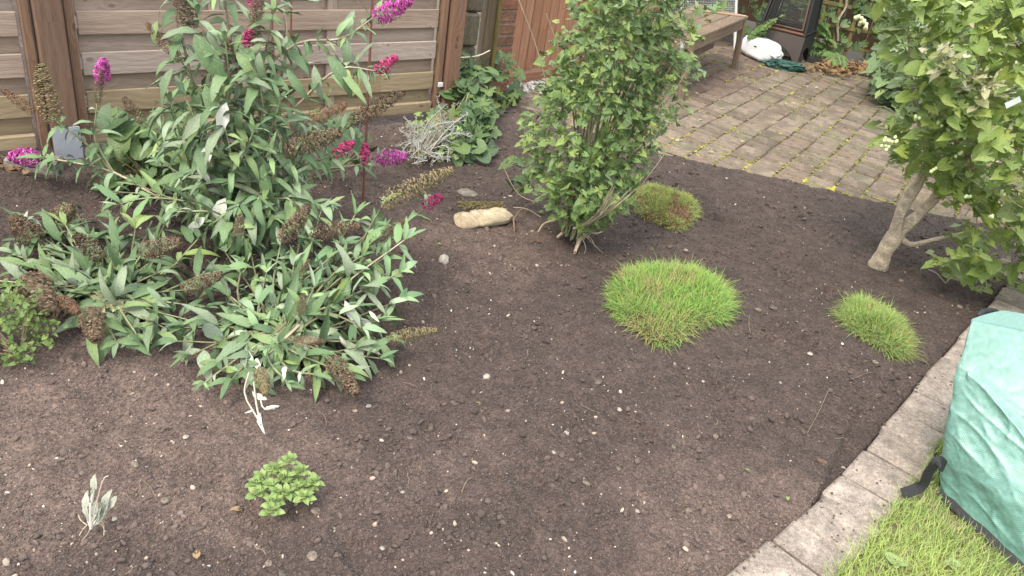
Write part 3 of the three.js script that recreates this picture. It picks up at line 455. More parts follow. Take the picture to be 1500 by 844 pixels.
function putSpike(t, kind, a, b, fat = 1) { if (kind !== 'mag' && kind !== 'crim') { const up = EYE.clone().sub(a).normalize().multiplyScalar(.07); a = a.clone().add(up); b = b.clone().add(up); } const g = pick(spikes[kind]), d = b.clone().sub(a), L = d.length(), m = fin(new THREE.Mesh(g, spikeMat)); m.name = kind === 'mag' || kind === 'crim' ? 'flower_spike' : 'spent_flower_spike'; const M = basis(a.clone().sub(t.position), d, V(rr(-1, 1), 1, rr(-1, 1)), L, 1); M.decompose(m.position, m.quaternion, m.scale); m.scale.x *= fat * 1.2; m.scale.z *= fat * 1.2; t.add(m); return m; }

// ---------------------------------------------------------------- butterfly bushes
const P3 = (px, py, z) => { const p = D(px, py, z); return p.y < .05 ? G(px, py, .05) : p; };
function shoot(c, path, o = {}) { // path: [px, py, z]...
  const pts = path.map(a => a.isVector3 ? a : P3(...a)), cv = new THREE.CatmullRomCurve3(pts), L = cv.getLength(), r0 = o.r ?? .006;
  part(c.t, 'stem', tube(pts, t => r0 * (1 - .6 * t), 5, 4), o.stem ?? mStemGreen);
  const n = o.n ?? Math.max(2, Math.round(L * (1 - (o.from ?? .3)) / (o.gap ?? .045))), len = (o.len ?? .12) * (o.k ?? 1); let ph = rr(0, 3);
  for (let i = 0; i < n; i++) {
    const t = (o.from ?? .3) + (1 - (o.from ?? .3)) * (i + .5) / n, p = cv.getPoint(t), T = cv.getTangent(t).normalize(), A = V(.3, .1, 1).cross(T).normalize(), B = T.clone().cross(A); ph += 1.57 + rr(-.35, .35);
    for (const s of [1, -1]) {
      if (rnd() < .06) continue; const side = A.clone().multiplyScalar(Math.cos(ph) * s).addScaledVector(B, Math.sin(ph) * s), dir = side.clone().multiplyScalar(.8).addScaledVector(T, rr(.2, .7)).add(V(gs() * .25, -.5 + gs() * .5, gs() * .25)).normalize();
      const nr = V(gs() * .3, 1, .35 + gs() * .3).addScaledVector(T, .4), l = len * rr(.5, 1.3) * (1 - .25 * t);
      c.L.push({ m: basis(p.clone().addScaledVector(side, r0), dir, nr, l, rr(.85, 1.15)), g: pick(budGeo), mat: rnd() < .01 ? pick(MLime) : pick(o.mats ?? MB) });
      if (rnd() < .6) c.L.push({ m: basis(p, dir.clone().add(V(gs() * .6, gs() * .5 + .2, gs() * .6)).normalize(), nr, l * rr(.35, .6)), g: pick(budGeo), mat: pick(o.mats ?? MB) });
    }
  }
  const tip = pts[pts.length - 1], T = cv.getTangent(1).normalize();
  for (let k = 0; k < (o.tip ?? 4); k++) { const a = k * 1.7 + ph, dir = V(Math.cos(a), .2, Math.sin(a)).multiplyScalar(.55).addScaledVector(T, .75).normalize(); c.L.push({ m: basis(tip, dir, V(-Math.cos(a) * .4, 1, -Math.sin(a) * .4 + .3), len * rr(.4, .65)), g: pick(budGeo), mat: pick(o.tipMats ?? o.mats ?? MB) }); }
  if (o.end) { const [kind, px, py, z, fat] = o.end; putSpike(c.t, kind, tip, P3(px, py, z ?? path[path.length - 1][2] ?? tip.z), fat ?? 1); }
}
const loose = (c, kind, a, b, z, fat) => putSpike(c.t, kind, P3(a[0], a[1], z), P3(b[0], b[1], z + .02), fat);
function whiteLeaf(c, a, b, z, wid = 1) { const p = P3(a[0], a[1], z), q = P3(b[0], b[1], z); c.L.push({ m: basis(p, q.clone().sub(p), V(.1, .5, 1), q.distanceTo(p), wid), g: pick(budWhite), mat: pick(MWhite), pri: 5 }); }
function bigLeaf(c, a, b, z, wid = 1, mats = MB) { const p = P3(a[0], a[1], z), q = P3(b[0], b[1], z + .04); c.L.push({ m: basis(p, q.clone().sub(p), V(gs() * .4, .6 + gs() * .2, .8), q.distanceTo(p) * 1.1, wid * .8), g: pick(budGeo), mat: pick(mats), pri: 3 }); }

{ // the tall one against the fence
  reseed(81); const c = { t: thing('butterfly_bush', V(-1.15, 0, -2.78), 'tallest butterfly bush, its magenta flower spikes reaching over the slat fence', 'butterfly bush', 'butterfly bushes'), L: [] }, z = -2.78, R = [332, 330, z];
  const S = (p, o) => shoot(c, p, o);
  S([R, [350, 170, z], [335, 40, z], [322, -80, z + .05]], { len: .165, r: .009, from: .22, stem: mStemPale });
  S([R, [300, 190, z + .1], [268, 60, z + .12], [255, -60, z + .12]], { len: .165, r: .008, from: .35, stem: mStemPale });
  S([R, [385, 190, z - .05], [420, 70, z - .05], [400, -60, z - .05]], { len: .15, r: .008, from: .3, stem: mStemPale });
  S([[300, 190, z + .1], [283, 120, z + .15], [262, 84, z + .15]], { len: .12, end: ['rust', 212, 38, z + .15, .8] });
  S([[345, 120, z], [350, 60, z + .08], [375, 28, z + .08]], { len: .11, end: ['brown', 376, -12, z + .1, 1.3], n: 3 });
  S([[380, 190, z], [388, 104, z + .03], [440, 62, z], [500, 56, z - .02], [548, 25, z - .03]], { len: .125, r: .007, end: ['mag', 607, 4, z - .03, 1.0], stem: mStemPale, from: .25 });
  S([[350, 250, z], [430, 160, z + .03], [500, 100, z + .02], [551, 104, z]], { len: .125, r: .007, end: ['crim', 584, 85, z, 1.2], stem: mStemPale, from: .25 });
  S([R, [400, 270, z + .1], [450, 240, z + .1], [490, 228, z + .08]], { len: .12, end: ['crim', 516, 204, z + .08, 1.1] });
  S([R, [380, 250, z + .05], [420, 205, z + .08], [452, 176, z + .08]], { len: .12, end: ['rust', 508, 155, z + .06] });
  S([R, [360, 260, z + .12], [395, 232, z + .14], [416, 222, z + .15]], { len: .12, end: ['brown', 492, 190, z + .13] });
  S([R, [430, 230, z - .1], [490, 200, z - .12], [515, 182, z - .12]], { len: .11, end: ['brown', 584, 128, z - .12, .7] });
  S([R, [460, 260, z - .1], [530, 240, z - .15], [552, 230, z - .15]], { len: .09, n: 3, end: ['mag', 594, 234, z - .15, 1.3] });
  S([[440, 250, z], [500, 245, z - .1], [535, 240, z - .1]], { len: .08, n: 2, end: ['crim', 534, 208, z - .1, 1.2] });
  S([R, [250, 300, z + .03], [165, 252, z], [95, 236, z], [60, 232, z]], { len: .11, r: .008, from: .3, end: ['mag', 8, 226, z, 1.2], stem: mStemPale });
  S([[165, 252, z], [140, 205, z], [142, 152, z]], { len: .1, from: .15, end: ['brown', 148, 105, z, .6] }); loose(c, 'mag', [148, 122], [152, 82], z + .01, 1.1);
  S([[165, 252, z], [120, 205, z], [82, 178, z]], { len: .1, from: .2, end: ['olive', 44, 100, z, 1.7] }); loose(c, 'rust', [50, 165], [5, 130], z, 1);
  S([[300, 290, z], [245, 205, z + .05], [212, 180, z + .05]], { len: .115, from: .2, end: ['brown', 176, 146, z + .05, 1] });
  S([R, [320, 220, z + .2], [335, 130, z + .22], [330, 60, z + .22]], { len: .16, from: .2 });
  S([R, [280, 250, z + .2], [262, 190, z + .22], [250, 150, z + .22]], { len: .15, from: .1 });
  S([R, [370, 230, z + .2], [385, 160, z + .2], [372, 95, z + .2]], { len: .15, from: .15 });
  S([R, [410, 300, z + .15], [430, 260, z + .2], [400, 180, z + .2]], { len: .14, from: .1 });
  S([R, [290, 300, z + .2], [220, 290, z + .2], [170, 300, z + .2]], { len: .12, from: .15 });
  S([R, [340, 260, z + .28], [360, 220, z + .3], [370, 195, z + .3]], { len: .13, from: .0 });
  S([R, [360, 300, z + .25], [400, 260, z + .27], [395, 225, z + .28]], { len: .13, from: .0 });
  S([R, [300, 270, z + .25], [290, 225, z + .27], [300, 190, z + .28]], { len: .13, from: .0 });
  for (const [m, e, zz, l] of [[[340, 240], [320, 150], .3, .15], [[310, 230], [270, 140], .25, .15], [[380, 240], [410, 150], .2, .14], [[400, 280], [450, 200], .15, .13], [[330, 180], [290, 20], .15, .15], [[370, 170], [400, 20], .1, .15], [[420, 290], [440, 310], .3, .13], [[380, 290], [370, 300], .35, .14], [[300, 280], [240, 240], .2, .13], [[350, 300], [340, 310], .38, .13], [[350, 310], [400, 320], .35, .13], [[330, 320], [300, 330], .3, .13], [[380, 310], [440, 330], .32, .13], [[310, 310], [260, 310], .3, .12], [[400, 300], [480, 300], .2, .12], [[270, 300], [200, 270], .1, .12], [[250, 290], [150, 280], .05, .11], [[340, 330], [360, 350], .42, .13], [[280, 290], [230, 210], .12, .13], [[420, 260], [480, 170], .0, .12]]) S([R, [m[0], m[1], z + zz], [e[0], e[1], z + zz]], { len: l, from: .2 });
  for (const [a, b, k, f] of [[[275, 45], [270, -15], 'brown', 1.2], [[372, 62], [366, 28], 'brown', 1.6], [[345, 108], [338, 62], 'brown', 1.5], [[395, 60], [398, 95], 'brown', .9], [[352, 345], [345, 302], 'brown', 1.1], [[410, 140], [430, 128], 'brown', 1.4]]) loose(c, k, a, b, z + .03, f);
  loose(c, 'crim', [362, 68], [364, 40], z + .1, 1.3); loose(c, 'crim', [372, 12], [366, -12], z + .1, 1.4);
  for (const [a, b, zz, w] of [[[232, 30], [218, 65], .2, 1.5], [[305, 40], [320, 80], .2, 1.3], [[285, 50], [330, 125], .25, 1.5], [[255, 100], [230, 160], .25, 1.6], [[300, 125], [325, 185], .27, 1.6], [[355, 120], [340, 150], .2, 1.3], [[352, 160], [345, 195], .25, 1.7], [[380, 75], [383, 130], .2, 1.1], [[345, 75], [385, 130], .22, 1.2], [[300, 165], [265, 205], .3, 1.5], [[385, 240], [400, 305], .3, 1.6], [[430, 270], [470, 325], .25, 1.3], [[420, 100], [450, 150], .15, 1.2], [[480, 80], [520, 140], .1, 1.2], [[500, 105], [535, 150], .1, 1.2], [[460, 95], [470, 150], .1, 1]]) bigLeaf(c, a, b, z + zz, w);
  whiteLeaf(c, [312, 212], [278, 275], z + .3, 1.2); whiteLeaf(c, [330, 290], [310, 345], z + .3, 1.5); whiteLeaf(c, [300, 318], [270, 346], z + .32, .8); whiteLeaf(c, [332, 150], [322, 202], z + .3, 1.2); whiteLeaf(c, [298, 248], [308, 275], z + .3, 1.4);
  putLeaves(c.t, c.L);
}
{ // in front, beside the bare soil
  reseed(82); const c = { t: thing('butterfly_bush', V(-.70, 0, -2.1), 'low sprawling butterfly bush with brown spent spikes beside the open bare soil', 'butterfly bush', 'butterfly bushes'), L: [] }, R = [405, 495, -2.1], S = (p, o) => shoot(c, [[405 + gs() * 26, 490 + gs() * 14, -2.1 + gs() * .06], ...p.slice(1)], { len: .142, gap: .056, tip: 3, from: .1, stem: rnd() < .6 ? mStemDull : mStemGreen, ...o });
  const go = (mid, tip, z, o) => S([R, [...mid, (z - 2.1) / 2], [...tip, z]], o);
  go([400, 420], [412, 352], -2.35, { end: ['brown', 458, 308, -2.37, 1.1] }); go([430, 420], [455, 346], -2.4, { end: ['brown', 524, 324, -2.45, .9] });
  go([470, 410], [545, 335], -2.5, {}); go([500, 400], [560, 300], -2.55, { end: ['olive', 662, 246, -2.6, 1.1] }); go([520, 390], [622, 304], -2.55, { end: ['crim', 645, 283, -2.57, 1.6], from: .5, n: 4 });
  go([490, 400], [560, 345], -2.45, { end: ['brown', 590, 318, -2.5, 1] }); go([500, 420], [592, 352], -2.35, { stem: mStemPale }); go([500, 440], [585, 400], -2.25, {}); go([480, 450], [545, 420], -2.2, {});
  go([490, 480], [560, 470], -2.15, {}); go([490, 500], [568, 498], -2.08, { end: ['olive', 638, 477, -2.1, 1.1] }); go([460, 510], [555, 525], -2.0, {}); go([450, 500], [487, 527], -1.98, { end: ['brown', 514, 574, -1.9, 1] });
  go([410, 440], [436, 410], -2.25, { end: ['brown', 456, 382, -2.3, 1] }); go([420, 470], [440, 460], -2.1, { end: ['brown', 447, 432, -2.12, 1.2] }); go([420, 500], [432, 503], -2.0, { end: ['rust', 472, 496, -2.0, 1.2] });
  go([390, 520], [378, 542], -1.9, { end: ['olive', 398, 575, -1.85, 1.4] }); go([350, 490], [280, 520], -2.05, {}); go([360, 500], [320, 530], -1.95, {}); go([370, 510], [300, 560], -1.9, { len: .09 }); go([390, 520], [420, 560], -1.88, { len: .1 });
  go([360, 460], [330, 430], -2.2, { len: .13 }); go([380, 430], [365, 360], -2.35, { len: .13 }); go([350, 440], [355, 385], -2.3, { len: .13 }); go([340, 480], [300, 470], -2.15, {}); go([400, 460], [480, 380], -2.3, {}); go([440, 470], [520, 450], -2.15, {}); go([450, 440], [500, 360], -2.4, {}); go([420, 540], [470, 550], -1.9, { len: .09 }); go([380, 480], [390, 400], -2.25, { len: .13 });
  go([420, 450], [430, 390], -2.28, { len: .13 }); go([410, 500], [390, 510], -1.95, { len: .12 }); go([350, 500], [260, 500], -2.1, {});
  go([480, 460], [530, 480], -2.05, {}); go([450, 520], [520, 510], -1.98, {});
  for (const [m, e, z] of [[[390, 420], [375, 330], -2.5], [[420, 410], [400, 315], -2.55], [[440, 410], [470, 310], -2.55], [[380, 440], [330, 370], -2.4], [[370, 460], [310, 410], -2.3], [[450, 430], [530, 375], -2.35], [[470, 430], [560, 380], -2.35], [[430, 480], [460, 420], -2.15], [[400, 470], [350, 470], -2.1], [[380, 510], [340, 555], -1.9], [[440, 520], [500, 545], -1.93], [[480, 480], [585, 440], -2.2], [[420, 430], [440, 350], -2.42], [[360, 480], [270, 480], -2.12], [[470, 400], [520, 315], -2.55]]) go(m, e, z, {});
  loose(c, 'brown', [350, 345], [348, 318], -2.35, 1.2);
  for (const [a, b, z, w] of [[[505, 440], [525, 480], -2.1, .9], [[520, 470], [552, 480], -2.1, 1], [[540, 455], [556, 472], -2.12, .9], [[360, 515], [366, 545], -1.92, 1.1], [[375, 525], [380, 545], -1.92, .8], [[497, 492], [512, 512], -2.0, .9], [[418, 535], [417, 560], -1.9, .6], [[440, 545], [437, 560], -1.9, .6], [[325, 470], [345, 455], -2.1, .8]]) whiteLeaf(c, a, b, z, w);
  putLeaves(c.t, c.L);
  const w = { t: thing('withered_shoot', G(375, 600), 'withered white shoot hanging onto soil below the low butterfly bush', 'dead shoot'), L: [] };
  for (const p of [[[365, 545], [358, 575], [378, 615]], [[372, 560], [375, 590], [382, 622]], [[380, 580], [388, 600], [405, 596]]]) part(w.t, 'stem', tube(p.map(a => P3(a[0], a[1], -1.72)), .0025, 4, 3), std(.6, .55, .44));
  for (const [a, b, ww] of [[[372, 578], [392, 585], 1.6], [[388, 598], [410, 595], .9], [[380, 605], [382, 632], .9], [[372, 600], [358, 606], .8], [[376, 585], [368, 572], .9]]) whiteLeaf(w, a, b, -1.70, ww); putLeaves(w.t, w.L);
}
{ // at the end of the bed, low, in front of the brown post
  reseed(83); const c = { t: thing('butterfly_bush', V(-1.12, 0, -2.1), 'low butterfly bush with lime shoot tips growing over the small glossy shrub', 'butterfly bush', 'butterfly bushes'), L: [] }, R = [170, 445, -2.1];
  const go = (mid, tip, z, o) => shoot(c, [[R[0] + gs() * 24, R[1] + gs() * 14, -2.1 + gs() * .06], [...mid, (z - 2.1) / 2], [...tip, z]], { len: .142, gap: .056, tip: 3, from: .08, stem: rnd() < .6 ? mStemDull : mStemGreen, ...o });
  go([100, 400], [35, 330], -2.35, { tipMats: MWhite, tip: 5 }); go([110, 390], [58, 352], -2.3, { end: ['brown', 8, 326, -2.33, 1.5] }); go([130, 390], [96, 330], -2.35, { tipMats: MLime, tip: 6 }); go([120, 380], [80, 322], -2.45, { end: ['brown', 112, 300, -2.45, 1.4] });
  go([150, 400], [150, 378], -2.2, { end: ['brown', 118, 342, -2.22, 1.8] }); go([190, 390], [198, 336], -2.35, { tipMats: MLime, tip: 6 }); go([190, 400], [208, 372], -2.25, { end: ['brown', 266, 348, -2.27, 1.1] }); go([220, 430], [268, 425], -2.1, { end: ['brown', 322, 406, -2.12, 1.1] });
  go([100, 420], [50, 412], -2.15, { end: ['brown', 55, 465, -2.1, 1.3] }); go([120, 430], [85, 440], -2.1, { end: ['rust', 120, 456, -2.05, 1.3] }); go([150, 450], [135, 458], -2.0, { end: ['brown', 128, 498, -1.97, 1.3] });
  go([100, 400], [10, 370], -2.25, {}); go([80, 420], [-20, 410], -2.15, { stem: mStemPale }); go([200, 460], [240, 480], -2.0, { len: .13 }); go([180, 460], [200, 490], -1.97, { len: .125 }); go([220, 440], [300, 450], -2.1, { len: .12 }); go([190, 420], [230, 400], -2.15, { len: .13 });
  go([160, 430], [130, 405], -2.1, { len: .12 }); go([170, 420], [180, 390], -2.15, { len: .12 }); go([210, 420], [260, 385], -2.25, { tipMats: MLime }); go([150, 440], [100, 395], -2.12, {}); go([190, 450], [170, 470], -1.98, { len: .12 }); go([200, 440], [225, 445], -2.02, { len: .13 }); go([150, 420], [60, 385], -2.2, {}); go([180, 410], [170, 345], -2.35, {}); go([130, 420], [90, 420], -2.05, {});
  for (const [m, e, z] of [[[130, 400], [60, 365], -2.3], [[150, 400], [130, 345], -2.35], [[200, 400], [240, 370], -2.3], [[120, 430], [30, 400], -2.15], [[170, 410], [215, 345], -2.4], [[100, 420], [30, 375], -2.25], [[210, 450], [280, 470], -2.05], [[150, 460], [170, 500], -1.95], [[120, 410], [70, 345], -2.4], [[230, 430], [300, 400], -2.2], [[160, 390], [110, 310], -2.5], [[180, 390], [160, 315], -2.5], [[210, 390], [240, 330], -2.45], [[230, 410], [290, 350], -2.4], [[130, 390], [40, 320], -2.45]]) go(m, e, z, {});
  for (const [a, b, w] of [[[140, 440], [110, 445], 1.4], [[180, 480], [210, 515], 1.2], [[225, 470], [225, 520], 1.2], [[140, 480], [125, 520], 1.1], [[215, 420], [240, 445], 1.2], [[80, 440], [76, 480], 1.4]]) bigLeaf(c, a, b, -1.98, w);
  putLeaves(c.t, c.L);
}
// ---------------------------------------------------------------- leafy shrubs
function inPoly(P, x, y) { let r = false; for (let i = 0, j = P.length - 1; i < P.length; j = i++) if ((P[i][1] > y) !== (P[j][1] > y) && x < (P[j][0] - P[i][0]) * (y - P[i][1]) / (P[j][1] - P[i][1]) + P[i][0]) r = !r; return r; }
function edgeD(P, x, y) { let b = 1e9; for (let i = 0, j = P.length - 1; i < P.length; j = i++) { const dx = P[i][0] - P[j][0], dy = P[i][1] - P[j][1], t = clamp(((x - P[j][0]) * dx + (y - P[j][1]) * dy) / (dx * dx + dy * dy), 0, 1); b = Math.min(b, Math.hypot(x - P[j][0] - t * dx, y - P[j][1] - t * dy)); } return b; }
function cloud(t, o) { // a crown: leaf clumps filling a volume as deep as it is wide
  const L = o.L ?? [], xs = o.poly.map(a => a[0]), ys = o.poly.map(a => a[1]), x0 = Math.min(...xs), x1 = Math.max(...xs), y0 = Math.min(...ys), y1 = Math.max(...ys); let n = 0, tries = 0; const tips = [];
  while (n < o.n && tries++ < o.n * 30) {
    const px = rr(x0, x1), py = rr(y0, y1); if (!inPoly(o.poly, px, py)) continue; if (o.gap && vn(px / o.gap + 3, py / o.gap + 9) < (o.gapAt ?? .3)) continue;
    const d = edgeD(o.poly, px, py), depth = o.thick * Math.sqrt(clamp(d / o.round, .05, 1)), zo = depth * (rnd() < .72 ? Math.pow(rnd(), .5) : -rnd()), c = P3(px, py, o.z(px, py) + zo);
    tips.push(c); const out = V(c.x - o.cx(c.y), .1, c.z - o.z(px, py) + .1).normalize(), k = Math.round(rr(o.clump[0], o.clump[1]));
    for (let i = 0; i < k; i++) {
      const p = c.clone().add(V(gs(), gs(), gs()).multiplyScalar(o.spread)); if (p.y < .02) p.y = .02 + rnd() * .03;
      const dir = out.clone().multiplyScalar(.5).add(V(gs() * 1.2, -.12 + gs() * .75, gs() * 1.2)).normalize(), nr = V(gs() * .75, .9, gs() * .75 + .2).addScaledVector(out, .4), yl = o.yellow && rnd() < o.yellow;
      L.push({ m: basis(p, dir, nr, o.size * rr(.4, 1.35), rr(.75, 1.15)), g: pick(o.geos), mat: yl ? pick(o.ymats) : pick(o.mats), pri: yl ? 2 : 0 }); n++;
    }
  }
  return { L, tips };
}
{ // the multi-stemmed bush in the middle, its roots bare
  reseed(91); const b = V(.235, 0, -3.13), t = thing('leafy_bush', b, 'tall bushy green shrub with pale bare roots showing at its foot', 'shrub');
  const poly = [[812, 330], [790, 300], [772, 262], [790, 235], [768, 205], [760, 168], [790, 165], [800, 110], [818, 62], [842, 10], [860, -70], [1000, -70], [1008, -10], [1000, 40], [972, 62], [985, 95], [958, 135], [968, 180], [948, 210], [930, 250], [922, 288], [905, 318], [870, 338]];
  const z = () => -3.12, a = cloud(t, { poly, z, cx: () => .25, n: 4300, thick: .34, round: 75, clump: [3, 7], spread: .036, size: .037, geos: shrubGeo, mats: MBush, yellow: .012, ymats: MYel, gap: 24, gapAt: .24 });
  const sparse = cloud(t, { L: a.L, poly: [[985, 62], [1040, -10], [1045, 40], [1000, 150], [965, 215], [940, 250], [960, 130]], z, cx: () => .25, n: 260, thick: .25, round: 40, clump: [2, 4], spread: .035, size: .034, geos: shrubGeo, mats: MBush, gap: 20, gapAt: .4 });
  cloud(t, { L: a.L, poly: [[735, 235], [775, 232], [792, 262], [765, 285], [745, 265]], z: () => -3.3, cx: () => .25, n: 26, thick: .1, round: 30, clump: [2, 4], spread: .03, size: .06, geos: shrubGeo, mats: MIvy });
  putLeaves(t, a.L);
  const foot = i => V(b.x + gs() * .05, .03, b.z + gs() * .04);
  for (let i = 0; i < 64; i++) { const e = pick(a.tips), f = foot(i), m = f.clone().lerp(e, .5); m.y += .03; m.x += (e.x - f.x) * -.12; part(t, 'stem', tube([f, m, e], u => .0058 * (1 - .75 * u), 5, 4), rnd() < .35 ? mBarkGrey : mStemGreen); }
  for (let i = 0; i < 12; i++) { const e = pick(sparse.tips), f = foot(i), m = f.clone().lerp(e, .45); m.y += .05; part(t, 'stem', tube([f, m, e.clone().lerp(f, -.06)], u => .004 * (1 - .8 * u), 4, 4), mStemPale); }
  for (let i = 0; i < 9; i++) { const e = P3(rr(895, 945), rr(255, 300), -2.8 + gs() * .05), f = P3(848 + gs() * 10, 335, -2.98); part(t, 'bare_twig', tube([f, f.clone().lerp(e, .5).add(V(.01, -.015, 0)), e], u => .005 * (1 - .6 * u), 4, 4), mStemPale); }
  for (const [p, r] of [[[[852, 318], [850, 345], [842, 370]], .014], [[[838, 322], [828, 338], [816, 348]], .012], [[[845, 330], [838, 345], [836, 352]], .006], [[[856, 335], [870, 342], [886, 338]], .005], [[[852, 338], [866, 350], [872, 362]], .003], [[[852, 340], [872, 360], [884, 372]], .002], [[[815, 322], [797, 328], [788, 340]], .006], [[[850, 345], [858, 362], [856, 372]], .002]]) part(t, 'root', tube(p.map((q, i) => { const w = G(q[0], q[1], i === 0 ? .07 : i === 1 ? .035 : .008); return w; }), u => r * (1 - .45 * u), 6, 4, .25), mRoot);
  for (const p of [[[790, 298], [760, 285], [735, 240]], [[792, 318], [770, 306], [752, 304]]]) part(t, 'bare_twig', tube(p.map(q => P3(q[0], q[1], -3.1)), .0022, 4, 4), mStemPale);
  for (const [x, y, X, Y] of [[925, 290, 1010, 170], [960, 170, 1005, 105], [830, 120, 800, 20], [905, 60, 930, -20], [760, 0, 800, 120]]) { part(t, 'bare_twig', tube([P3(x, y, -3.0), P3((x + X) / 2 + 3, (y + Y) / 2, -2.97), P3(X, Y, -2.95)], .0018, 4, 3), mStemPale); }
}
function budClump(t, p, n, s, mat) { for (let i = 0; i < n; i++) { const g = lump(s, s * 1.15, s, 1, .12).translate(p.x + gs() * s * 1.6, p.y + gs() * s * 1.4, p.z + gs() * s * 1.6); part(t, 'flower_bud', g, mat); } }
{ // the leaning shrub at the kerb
  reseed(92); const b = V(1.676, 0, -3.389), t = thing('hibiscus_shrub', b, 'big pale green shrub with forked leaning trunk beside the patio and kerb', 'shrub');
  const poly = [[1366, 398], [1372, 356], [1408, 340], [1418, 305], [1376, 264], [1336, 246], [1308, 222], [1308, 190], [1322, 150], [1312, 118], [1318, 70], [1300, 30], [1285, -10], [1290, -70], [1640, -70], [1640, 420], [1560, 440], [1500, 405], [1440, 412], [1390, 398]];
  const a = cloud(t, { poly, z: (x, y) => -3.25, cx: () => 2.1, n: 3400, thick: .42, round: 90, clump: [3, 6], spread: .055, size: .064, geos: [...shrubGeo, roundGeo[1], roundGeo[3]], mats: [...MHib, ...MHib, MLime[0]], gap: 28, gapAt: .31 });
  putLeaves(t, a.L);
  const m1 = bark(.52, .45, .35);
  const base = [G(1276, 410, -.12), G(1287, 388, .0), P3(1299, 364, -3.36), P3(1318, 336, -3.34)]; part(t, 'trunk', tube(base, u => .05 - .019 * u + .004 * Math.sin(u * 9), 12, 6, .1), m1);
  for (const [p, r] of [[[[1312, 343], [1322, 305], [1345, 268], [1372, 200], [1380, 100]], .029], [[[1314, 345], [1345, 315], [1370, 290], [1420, 220], [1450, 90]], .027], [[[1318, 348], [1335, 358], [1365, 352], [1420, 340]], .014], [[[1370, 290], [1450, 230], [1520, 150]], .013], [[[1420, 220], [1440, 120], [1430, 0]], .011], [[[1360, 240], [1340, 150], [1330, 40]], .010]]) part(t, 'branch', tube(p.map((q, i) => P3(q[0], q[1], -3.34 + i * .02)), u => r * (1 - .5 * u) * (1 + .1 * Math.sin(u * 17 + r * 900)), 8, 6, .14), m1);
  for (let i = 0; i < 30; i++) { const e = pick(a.tips), f = P3(1390 + gs() * 30, 230 + gs() * 60, -3.28); part(t, 'twig', tube([f, f.clone().lerp(e, .5).add(V(0, .03, 0)), e], u => .005 * (1 - .7 * u), 5, 3), i % 2 ? mStemGreen : m1); }
  const PL = [], mb = std(.50, .56, .28, .7); for (const [x, y] of [[1410, 118], [1420, 125], [1365, 165], [1300, 208], [1318, 200], [1405, 228], [1440, 262], [1470, 285], [1432, 40], [1455, 130], [1378, 178], [1490, 228], [1300, 220], [1400, 130], [1430, 118], [1395, 60], [1350, 100], [1460, 180], [1425, 180], [1480, 60], [1370, 250], [1450, 320], [1415, 285], [1340, 175]]) budClump(t, P3(x + gs() * 5, y + gs() * 5, -2.93), 4, .0065, mb);
  cloud(t, { L: PL, poly: [[1375, 100], [1385, 62], [1420, 66], [1435, 100], [1482, 118], [1478, 150], [1430, 150], [1395, 128]], z: () => -2.82, cx: () => 2.1, n: 70, thick: .05, round: 20, clump: [2, 4], spread: .03, size: .055, geos: ovalGeo, mats: MPale }); for (const l of PL) { const m = fin(new THREE.Mesh(l.g, l.mat)); m.name = 'pale_leaf'; l.m.decompose(m.position, m.quaternion, m.scale); m.position.sub(t.position); t.add(m); }
  const lbl = cbox(.05, .022, .003, .001).rotateZ(.7).translate(...P3(1484, 150, -2.85).toArray()); part(t, 'plant_label', lbl, std(.8, .82, .86, .5));
  for (const [x, y, X, Y] of [[1360, 395, 1385, 415], [1380, 402, 1410, 412], [1400, 400, 1420, 418]]) part(t, 'twig', tube([G(x, y, .015), G((x + X) / 2, (y + Y) / 2 - 4, .02), G(X, Y, .01)], .003, 4, 3), mStemPale);
}
{ // pale-leaved things behind it
  reseed(93);
  const t = thing('peony_plant', V(3.05, 0, -6.9), 'low leafy plant with pale broad leaves overhanging the far patio edge', 'plant');
  const a = cloud(t, { poly: [[1286, 104], [1308, 64], [1300, 28], [1322, 10], [1420, -20], [1420, 170], [1330, 165], [1300, 145], [1282, 128]], z: () => -6.75, cx: () => 3.3, n: 330, thick: .5, round: 40, clump: [3, 6], spread: .09, size: .15, geos: palmGeo, mats: MPeony }); putLeaves(t, a.L);
  for (let i = 0; i < 14; i++) { const e = pick(a.tips); part(t, 'stem', tube([V(3.25 + gs() * .12, 0, -6.95 + gs() * .12), V(3.2 + gs() * .1, e.y * .6, -6.9), e], .006, 4, 3), mStemGreen); }
  const mb = std(.5, .52, .3, .7); for (const [x, y] of [[1258, 25], [1270, 40], [1262, 33]]) budClump(t, D(x, y, -6.3), 5, .014, mb);
  const u = thing('variegated_shrub', V(3.1, 0, -4.7), 'cream and yellow variegated shrub glimpsed behind the big leaning shrub', 'shrub');
  const c = cloud(u, { poly: [[1345, 210], [1340, 120], [1330, 20], [1340, -60], [1660, -60], [1660, 330], [1500, 330], [1400, 280]], z: () => -4.7, cx: () => 3.3, n: 800, thick: .4, round: 60, clump: [4, 7], spread: .07, size: .085, geos: ovalGeo, mats: [...MPale, MHib[3], MHib[2]] }); putLeaves(u, c.L);
  for (let i = 0; i < 10; i++) { const e = pick(c.tips); part(u, 'stem', tube([V(3.15 + gs() * .1, 0, -4.75 + gs() * .1), V(3.1 + gs() * .2, e.y * .5, -4.7), e], .007, 4, 3), mTwig); }
}
